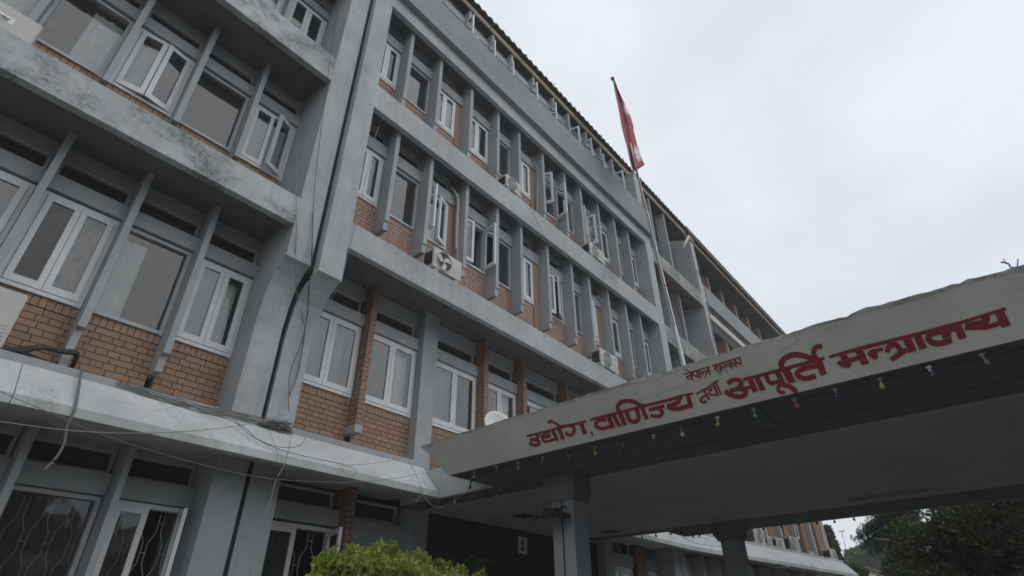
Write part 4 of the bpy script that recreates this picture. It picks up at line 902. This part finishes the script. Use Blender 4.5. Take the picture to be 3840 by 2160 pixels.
cable('forked wire hanging under the ledge corner and looping to the blue bulb', (1280, 1440, 1280), [(500, 570, .1), (580, 720, -.08), (605, 820, -.1), (560, 890, -.1)], .006, CABLEW, extra=[((1280, 1440, 1280), [(605, 820, -.1), (640, 870, -.15), (720, 930, -.4), (850, 880, -.75), (960, 800, -1.15), (975, 782, -1.2)])])
cable('thick black cable bundle slung across the fins at the left edge into a broken brick', (0, 1240, 640), [(-60, 270, .60), (60, 270, .62), (250, 272, .66), (600, 255, .68), (900, 300, .69), (1130, 320, .70), (1160, 390, .78), (1110, 520, .95)], .024, CABLED, extra=[((0, 1240, 640), [(-60, 262, .6), (300, 310, .66), (640, 262, .68), (1000, 330, .69), (1150, 360, .72), (1090, 540, .95)]), ((0, 1240, 640), [(60, 250, .62), (300, 320, .66), (700, 480, .8), (840, 500, .9)])])
cable('lagged drain pipe bent down beside the broken air conditioner', (1280, 720, 1280), [(830, -30, .40), (865, 10, .36), (885, 60, .34), (882, 200, .34), (876, 420, .34), (878, 525, .34)], .022, PIPEW, 'pipe', 'pipe', 'pipes of the air conditioners', extra=[((1280, 720, 1280), [(845, -20, .38), (878, 60, .33), (870, 250, .33), (866, 440, .33)])])
cable('lagged pipe bent down to the blue-badged air conditioner at the right end', (2080, 1060, 640), [(630, 205, .42), (700, 260, .38), (755, 380, .36), (790, 600, .36), (795, 800, .36), (815, 1075, .36)], .024, PIPEW, 'pipe', 'pipe', 'pipes of the air conditioners')
cable('bent pale pipe beside the small cream air conditioner on the third floor', (1280, 0, 1280), [(1420, 1185, .42), (1450, 1205, .38), (1475, 1270, .36), (1482, 1360, .36), (1478, 1600, .36), (1470, 1745, .36)], .018, PIPEW, 'pipe', 'pipe', 'pipes of the air conditioners')
cable('short bent pipe above the open window near the right end of the third floor', (1280, 720, 1280), [(1830, 130, .40), (1865, 145, .36), (1880, 190, .36)], .02, PIPEW, 'pipe', 'pipe', 'pipes of the air conditioners')
cable('thin wire dropping from the parapet strip over the third-floor fins', (1280, 0, 1280), [(1590, 1040, -.01), (1585, 1120, -.01), (1572, 1310, .1)], .004, CABLE)
cable('dark wire running diagonally from the third-floor band across the windows below', (1280, 720, 1280), [(1420, 100, -.01), (1490, 250, -.02), (1570, 400, -.02), (1690, 600, .1)], .005, CABLED)
cable('short pale wire sagging from the right corner post to the last fin', (2080, 1060, 640), [(1610, 740, -.01), (1500, 830, .0), (1440, 858, .1), (1380, 865, .16)], .006, CABLEW)
cable('white cable running down the edge of the stair bay side wall', (2560, 720, 1280), [(110, 590, -.02), (155, 680, -.02), (185, 800, -.02), (205, 950, -.02), (225, 1060, -.02), (250, 1240, -.02)], .02, CABLEW)
cable('thick black and grey cable drooping over the far ledge', (2680, 1880, 640), [(960, 725, -.15), (1060, 820, -.5), (1120, 900, -.8), (1140, 960, -.9), (1100, 990, -.9), (900, 1000, -.7), (700, 990, -.5)], .02, CABLE)
cable('thin wires strung loosely along the far sloping ledge', (2680, 1880, 640), [(400, 610, -.1), (560, 700, -.3), (780, 820, -.55), (1000, 950, -.9), (1250, 1040, -1.1), (1420, 1010, -1.2), (1500, 900, -.9)], .007, CABLE, extra=[((2680, 1880, 640), [(440, 740, -.35), (540, 880, -.5), (580, 1120, -.6)])])
cable('thin wire looping on the ledge left of the rear column', (1900, 1680, 960), [(1700, 850, -.3), (1880, 950, -.4), (2000, 975, -.5), (2150, 995, -.6)], .007, CABLE)
cable('curled wire on the ledge left of the rear column', (1900, 1680, 960), [(1760, 840, -.2), (1850, 900, -.2), (1960, 900, -.3), (2030, 920, -.3), (1990, 945, -.3)], .007, CABLE)

# notice and meter box by the entrance
pz = MB(); pz.box(8.86, 9.13, .811, .819, 2.98, 3.27); nb = thing('paper_notice', 'white paper notice with a dark blue emblem on the dark entrance wall', 'notice', (9, .81, 3.1)); build('sheet', pz, PAPER, nb)
b = MB(); b.lathe([(0, 0), (.045, 0)], (8.99, .809, 3.17), 'y', 14); b.box(8.94, 9.04, .807, .8105, 3.03, 3.1); b.box(8.97, 9.02, .807, .8105, 3.2, 3.235); build('printed_emblem', b, plain('print_grey', (.07, .07, .09), .8), nb)
mb_ = thing('meter_box', 'small grey meter box with a paper label on the entrance corner column', 'meter box', (6.33, .7, 2.6))
b = MB(); b.box(6.22, 6.47, .66, .75, 2.42, 2.78); build('case', b, SOCKW, mb_); b = MB(); b.box(6.25, 6.31, .655, .66, 2.62, 2.75); b.box(6.36, 6.42, .655, .66, 2.6, 2.73); build('paper_label', b, plain('yellowed_label', (.42, .36, .18), .8), mb_)
tw = MB(); t0 = at(3845, 990, -6.9)
def twig(b, p, d, L, r, n):
    if n == 0 or L < .02: return
    e = p+d*L; b.tube([p, p.lerp(e, .5)+Vector((0, 0, .01)), e], [r, r*.85, r*.7], 5)
    for k in range(2): twig(b, p.lerp(e, .55+.4*k), (d+Vector((random.uniform(-.5, .5), random.uniform(-.5, .5), random.uniform(-.1, .5)))).normalized(), L*.55, r*.6, n-1)
random.seed(12)
r_ = pxray(3753, 983); tip = CAM+r_*(4.88/r_.x); r_ = pxray(3815, 1003); mid_ = CAM+r_*(4.88/r_.x); base = Vector((4.92, mid_.y-.75, 3.80))
tw.tube(smooth([base, base.lerp(mid_, .6), mid_, mid_.lerp(tip, .5)+Vector((0, 0, .012)), tip], 4), .006, 5); tw.tube([mid_, mid_+Vector((.02, -.03, .07))], .004, 5); tw.tube([mid_.lerp(tip, .6), mid_.lerp(tip, .7)+Vector((0, 0, .045))], .003, 5)
tag(build('dry_twig', tw, RUST), 'bare dry twig lying on the chipped canopy top at the right edge', 'twig')

# ================================================================ PLANTS
def leaves(n, pick, size, rnd, up=0., elong=1.6):
    vs = []; fs = []
    for k in range(n):
        p = pick(rnd)
        d = Vector((rnd.gauss(0, 1), rnd.gauss(0, 1), rnd.gauss(0, 1)+up)).normalized(); q = d.cross(Vector((rnd.gauss(0, 1), rnd.gauss(0, 1), rnd.gauss(0, 1)))).normalized()
        s = size*rnd.uniform(.6, 1.35); e = d*s*elong; w_ = q*s*.5; b0 = len(vs)
        vs += [p, p+e*.45+w_, p+e, p+e*.45-w_]; fs.append((b0, b0+1, b0+2, b0+3))
    b = MB(); b.v = [tuple(v) for v in vs]; b.f = [list(f) for f in fs]; b.m = [0]*len(fs); b.sm = [False]*len(fs); return b
def ell(c, r, shell=.55):
    def pick(rnd):
        d = Vector((rnd.gauss(0, 1), rnd.gauss(0, 1), rnd.gauss(0, 1))).normalized(); k = shell+(1-shell)*rnd.random()
        return Vector((c[0]+d.x*r[0]*k, c[1]+d.y*r[1]*k, c[2]+d.z*r[2]*k))
    return pick
def clumps(cl):
    tot = [c[2] for c in cl]
    def pick(rnd): c = rnd.choices(cl, tot)[0]; return ell(c[0], c[1], .45)(rnd)
    return pick
def tree(name, label, base, crown, n, size, mt, trunk_r, rnd, limbs=8, group=None, elong=1.6):
    t = thing(name, label, 'tree', base, group)
    b = leaves(n, clumps(crown), size, rnd, elong=elong); build('crown', b, mt, t, recalc=False)
    b = MB(); bv = Vector(base); top = max(crown, key=lambda c: c[0][2])[0]; tv = Vector((bv.x*.6+top[0]*.4, bv.y*.6+top[1]*.4, top[2]*.8))
    b.tube([bv, bv.lerp(tv, .35)+Vector((.1, .05, 0)), bv.lerp(tv, .7), tv], [trunk_r, trunk_r*.8, trunk_r*.55, trunk_r*.2], 8)
    for c in rnd.sample(crown, min(limbs, len(crown))):
        s0 = bv.lerp(tv, rnd.uniform(.35, .8)); cv = Vector(c[0]); b.tube([s0, s0.lerp(cv, .5)+Vector((0, 0, .2)), cv], [trunk_r*.4, trunk_r*.25, trunk_r*.08], 6)
    build('trunk', b, BARK, t); return t
LEAF_B = leafm('bright_hedge_leaf', (.20, .265, .045), (.37, .41, .095)); LEAF_D = leafm('dark_tree_leaf', (.06, .075, .045), (.12, .14, .08)); LEAF_M = leafm('mid_tree_leaf', (.075, .11, .04), (.13, .17, .07)); LEAF_C = leafm('cedar_needle', (.05, .075, .05), (.09, .12, .085)); LEAF_G = leafm('bamboo_green_leaf', (.05, .085, .03), (.09, .13, .05))
rnd = random.Random(21)
# bright clipped bush in front of the entrance
bcl = []
def surf(px): # crest of the bush in photo pixels -> height profile along its length
    P = [(1180, 2150), (1215, 2085), (1260, 2065), (1340, 2065), (1400, 2062), (1460, 2040), (1530, 2060), (1575, 2085), (1610, 2112), (1680, 2122), (1720, 2135), (1790, 2150), (1840, 2170), (1900, 2200)]
    for (a, b_), (c, d) in zip(P, P[1:]):
        if a <= px <= c: return b_+(d-b_)*(px-a)/(c-a)
    return 2220
for k in range(64):
    px = 1185+(1880-1185)*rnd.random(); yy = rnd.uniform(-3.35, -2.55)
    pt = at(px, surf(px)+36+rnd.uniform(-12, 40), yy)
    bcl.append(((pt.x, pt.y, pt.z-.04), (.10, .10, .075), 1.))
bcl2 = bcl+[((c[0][0], c[0][1], c[0][2]-.3-rnd.random()*1.0), (.3, .3, .3), 1.5) for c in bcl]
for k in range(26):
    px = 1200+(1840-1200)*rnd.random(); pt = at(px, surf(px)+rnd.uniform(-4, 14), rnd.uniform(-3.2, -2.7)); bcl2.append(((pt.x, pt.y, pt.z-.02), (.03, .03, .06), .22))
bush = thing('bush', 'bright yellow-green leafy bush in front of the dark entrance', 'bush', (2.9, -2.9, 0))
build('foliage', leaves(56000, clumps(bcl2), .0215, rnd, up=.8), LEAF_B, bush, recalc=False)
b = MB()
for k in range(14): b.tube([(2.9+rnd.uniform(-.3, .3), -2.9+rnd.uniform(-.2, .2), 0), (2.9+rnd.uniform(-.7, .7), -2.9+rnd.uniform(-.3, .3), 1.0), (2.9+rnd.uniform(-.9, .9), -2.9+rnd.uniform(-.35, .35), 1.7)], [.02, .015, .006], 5)
build('stems', b, BARK, bush)
# small palm-like plant behind it
pl = thing('potted_plant', 'dark green plant with arching strap leaves behind the bright bush', 'plant', (5.2, -1.2, 0))
b = MB(); pc = at(1785, 2160, -1.2)
for k in range(14):
    a0 = rnd.uniform(0, 6.28); L = rnd.uniform(.18, .34); dv = Vector((math.cos(a0), math.sin(a0), 0)); sd_ = Vector((-dv.y, dv.x, 0))*.028
    P = [pc+dv*L*t+Vector((0, 0, .22*math.sin(t*2.2)*rnd.uniform(.7, 1.1))) for t in (0, .35, .7, 1.)]
    vs = []; 
    for q, wq in zip(P, (.5, 1, .8, .05)): vs += [q-sd_*wq, q+sd_*wq]
    b.add(vs, [(0, 1, 3, 2), (2, 3, 5, 4), (4, 5, 7, 6)], 0, True)
build('leaf_tuft', b, LEAF_G, pl, recalc=False); b = MB(); b.tube([(pc.x, pc.y, 0), pc], .03, 6); build('stem', b, BARK, pl)

# trees beyond the canopy
def pxcl(lst, d0, spread, size):
    out_ = []
    for px, py, r_ in lst:
        d = d0+rnd.uniform(-spread, spread); p = atd(px, py, d); k = r_*d/FPX*1.15
        out_.append(((p.x, p.y, max(p.z, k*.4)), (k, k, k*.8), k*k))
    return out_
big = []
for k in range(95):
    px = rnd.uniform(3340, 3950); py = rnd.uniform(1700, 2330)
    lim = 3640-(py-1700)*.62 if py < 2060 else 3400
    if px < lim: continue
    big.append((px, py, rnd.uniform(35, 80)))
tb0 = atd(3700, 2420, 17); tree('broadleaf_tree', 'large dark broadleaf tree filling the right corner beyond the canopy', (tb0.x, tb0.y, 0), pxcl(big, 17, 2.5, 1), 60000, .055, LEAF_D, .3, rnd, 14, elong=1.7)
mid = [(rnd.uniform(3250, 3420), rnd.uniform(1990, 2260), rnd.uniform(22, 40)) for k in range(44)]
mid = [q for q in mid if q[0] > 3372-max(0, 2040-q[1])*.2]
tb1 = atd(3400, 2420, 18); tree('bushy_tree', 'mid green bushy tree between the cedar and the dark broadleaf tree', (tb1.x, tb1.y, 0), pxcl(mid, 18, 1., 1), 22000, .06, LEAF_M, .2, rnd, 8, elong=2.4)
rd = [(rnd.uniform(3195, 3360), 2050+abs(rnd.gauss(0, 22))+(abs(q_-3290)*.25), rnd.uniform(14, 26)) for q_ in [rnd.uniform(3195, 3360) for _ in range(40)]]
rd = [(px, 2055+((px-3300)/110)**2*38+rnd.uniform(0, 55), r_) for px, _, r_ in rd]
tb2 = atd(3290, 2400, 60); tree('round_tree', 'pale green round-topped tree far behind the low white building', (tb2.x, tb2.y, 0), pxcl(rd, 60, 3, 1), 9000, .30, LEAF_M, .35, rnd, 6)
nr = [(3096+(py-1980)*.42+rnd.uniform(-22, 6), py, rnd.uniform(7, 13)) for py in [rnd.uniform(1975, 2190) for _ in range(46)]]
tb3 = atd(3150, 2400, 33); tree('slender_tree', 'slender green tree just beyond the end of the far wing', (tb3.x, tb3.y, 0), pxcl(nr, 33, 1., 1), 9000, .10, LEAF_G, .18, rnd, 6)
lo_ = [(rnd.uniform(3178, 3232), rnd.uniform(2128, 2190), rnd.uniform(8, 15)) for _ in range(18)]
tb4 = atd(3205, 2400, 36); tree('shrub_tree', 'low dark green tree beside the low white building', (tb4.x, tb4.y, 0), pxcl(lo_, 36, 1., 1), 4000, .13, LEAF_G, .12, rnd, 4)
# cedar with drooping branch tiers
cb = atd(3430, 2400, 21); ced = thing('cedar_tree', 'blue-green cedar with drooping layered branches against the sky', 'tree', (cb.x, cb.y, 0))
tops = atd(3425, 1850, 21); bt = MB(); bt.tube([(cb.x, cb.y, 0), (cb.x, cb.y, tops.z*.6), (tops.x, tops.y, tops.z+1.5)], [.16, .11, .05], 8); vs = MB()
lf = []
tips = [(3250, 1975), (3225, 1990), (3262, 1915), (3240, 2035), (3270, 2050), (3300, 1890), (3215, 2003), (3300, 2010), (3280, 1950), (3330, 1930), (3320, 1880), (3440, 1960), (3470, 2020), (3350, 1980), (3260, 2000), (3245, 1968)]
for px, py in tips:
    T_ = atd(px, py, 21+rnd.uniform(-1.2, 1.2)); S_ = Vector((cb.x+(tops.x-cb.x)*.9, cb.y+(tops.y-cb.y)*.9, T_.z+.45))
    P = [S_, S_.lerp(T_, .4)+Vector((0, 0, .10)), S_.lerp(T_, .75)+Vector((0, 0, .05)), T_]; P = smooth(P, 5)
    bt.tube(P, [.045*(1-.85*i/(len(P)-1)) for i in range(len(P))], 5)
    for q in P[3:]:
        for k in range(26):
            o_ = q+Vector((rnd.gauss(0, .11), rnd.gauss(0, .11), rnd.gauss(-.06, .06))); dr = Vector((rnd.gauss(0, .5), rnd.gauss(0, .5), -.8)).normalized()*rnd.uniform(.08, .2); sw = Vector((rnd.gauss(0, 1), rnd.gauss(0, 1), 0)).normalized()*.014
            vs.add([o_-sw, o_+sw, o_+dr+sw*.4, o_+dr-sw*.4], [(0, 1, 2, 3)])
limb = MB(); limb.tube(smooth([atd(3290, 2022, 16), atd(3350, 2028, 16), atd(3400, 2050, 15.8), atd(3450, 2062, 15.7), atd(3500, 2085, 15.6)]), [.02]*12+[.03]*13, 5); limb.tube(smooth([atd(3470, 2000, 15.8), atd(3490, 2020, 15.8), atd(3505, 2060, 15.7)]), .018, 5)
bt_ = [o for o in bpy.data.objects if o.name.startswith('broadleaf_tree')][0]; build('bare_limb', limb, plain('pale_bare_bark', (.22, .20, .18), .9), bt_)
build('crown', vs, LEAF_C, ced, recalc=False); build('trunk', bt, BARK, ced)

# lamp mast and low building beyond
lb0 = atd(3210, 2260, 70); lt = atd(3157, 1992, 70)
lm = thing('light_mast', 'tall thin light mast with a flat T-shaped head against the sky', 'light mast', (lb0.x, lb0.y, 0))
b = MB(); b.tube([(lb0.x, lb0.y, 0), (lb0.x, lb0.y, 3), lt], [.07, .06, .04], 7); build('pole', b, METAL, lm)
l1, l2 = atd(3146, 1994, 70), atd(3169, 1990, 70)
b = MB(); b.tube([l1, l2], .055, 6); build('lamp_head', b, METAL, lm)
q0, q1 = atd(3222, 2125, 42), atd(3330, 2112, 50)
hs = thing('low_building', 'low white building with a dark red roof edge behind the trees', 'building', (q0.x, q0.y, 0))
dx = (q1-q0); dx.z = 0; L_ = dx.length; ang = math.atan2(dx.y, dx.x); HM = Matrix.Translation((q0.x, q0.y, 0)) @ Matrix.Rotation(ang, 4, 'Z')
hz = q0.z
b = MB(); b.box(0, L_+3, 0, 5, 0, hz-.12); build('wall', b.xf(HM), WHITEP, hs)
b = MB(); b.box(-.3, L_+3.3, -.35, 5.3, hz-.12, hz-.02); build('roof', b.xf(HM), REDROOF, hs)
b = MB(); b.box(-.3, .0, -.3, .0, 0, hz-.7); b.box(.6, L_*.95, -.03, -.0, .6, hz-1.0); build('window', b.xf(HM), FRAME, hs)

rnd = random.Random(5)
tl = [((rnd.uniform(-30, 25), rnd.uniform(-28, -22), rnd.uniform(.5, 6.6)), (1.7, 1.4, 1.5), 1.) for _ in range(200)] + [((rnd.uniform(17, 27), rnd.uniform(-24, -10.5), rnd.uniform(1, 9)), (1.8, 1.5, 1.6), 1.) for _ in range(60)]  # second set: clumps added out of view to cut light from the right
tlo = build('road_trees_and_shade_clumps', leaves(80000, clumps(tl), .5, rnd), LEAF_D, recalc=False); tlo['kind'] = 'stuff'; tlo['label'] = 'dark tree row mirrored in the lower windows, plus unseen clumps added to cut light'; tlo['category'] = 'trees'

# ---------------------------------------------------------------- thin volume added to lift the dark tones like lens veil
b = MB(); b.box(-165, 165, -165, 165, -1, 26); hz_ = build('veil_volume', b, bpy.data.materials.new('air')); hz_['kind'] = 'stuff'; hz_['label'] = 'thin pale volume added to lift the dark tones like a lens veil'; hz_['category'] = 'veil_volume'
am = hz_.data.materials[0]; am.use_nodes = True; t = am.node_tree; t.nodes.clear(); o_ = t.nodes.new('ShaderNodeOutputMaterial'); pv = t.nodes.new('ShaderNodeVolumePrincipled')
pv.inputs['Color'].default_value = (.95, .96, .97, 1); pv.inputs['Density'].default_value = .0027; pv.inputs['Anisotropy'].default_value = .0
t.links.new(pv.outputs[0], o_.inputs['Volume'])
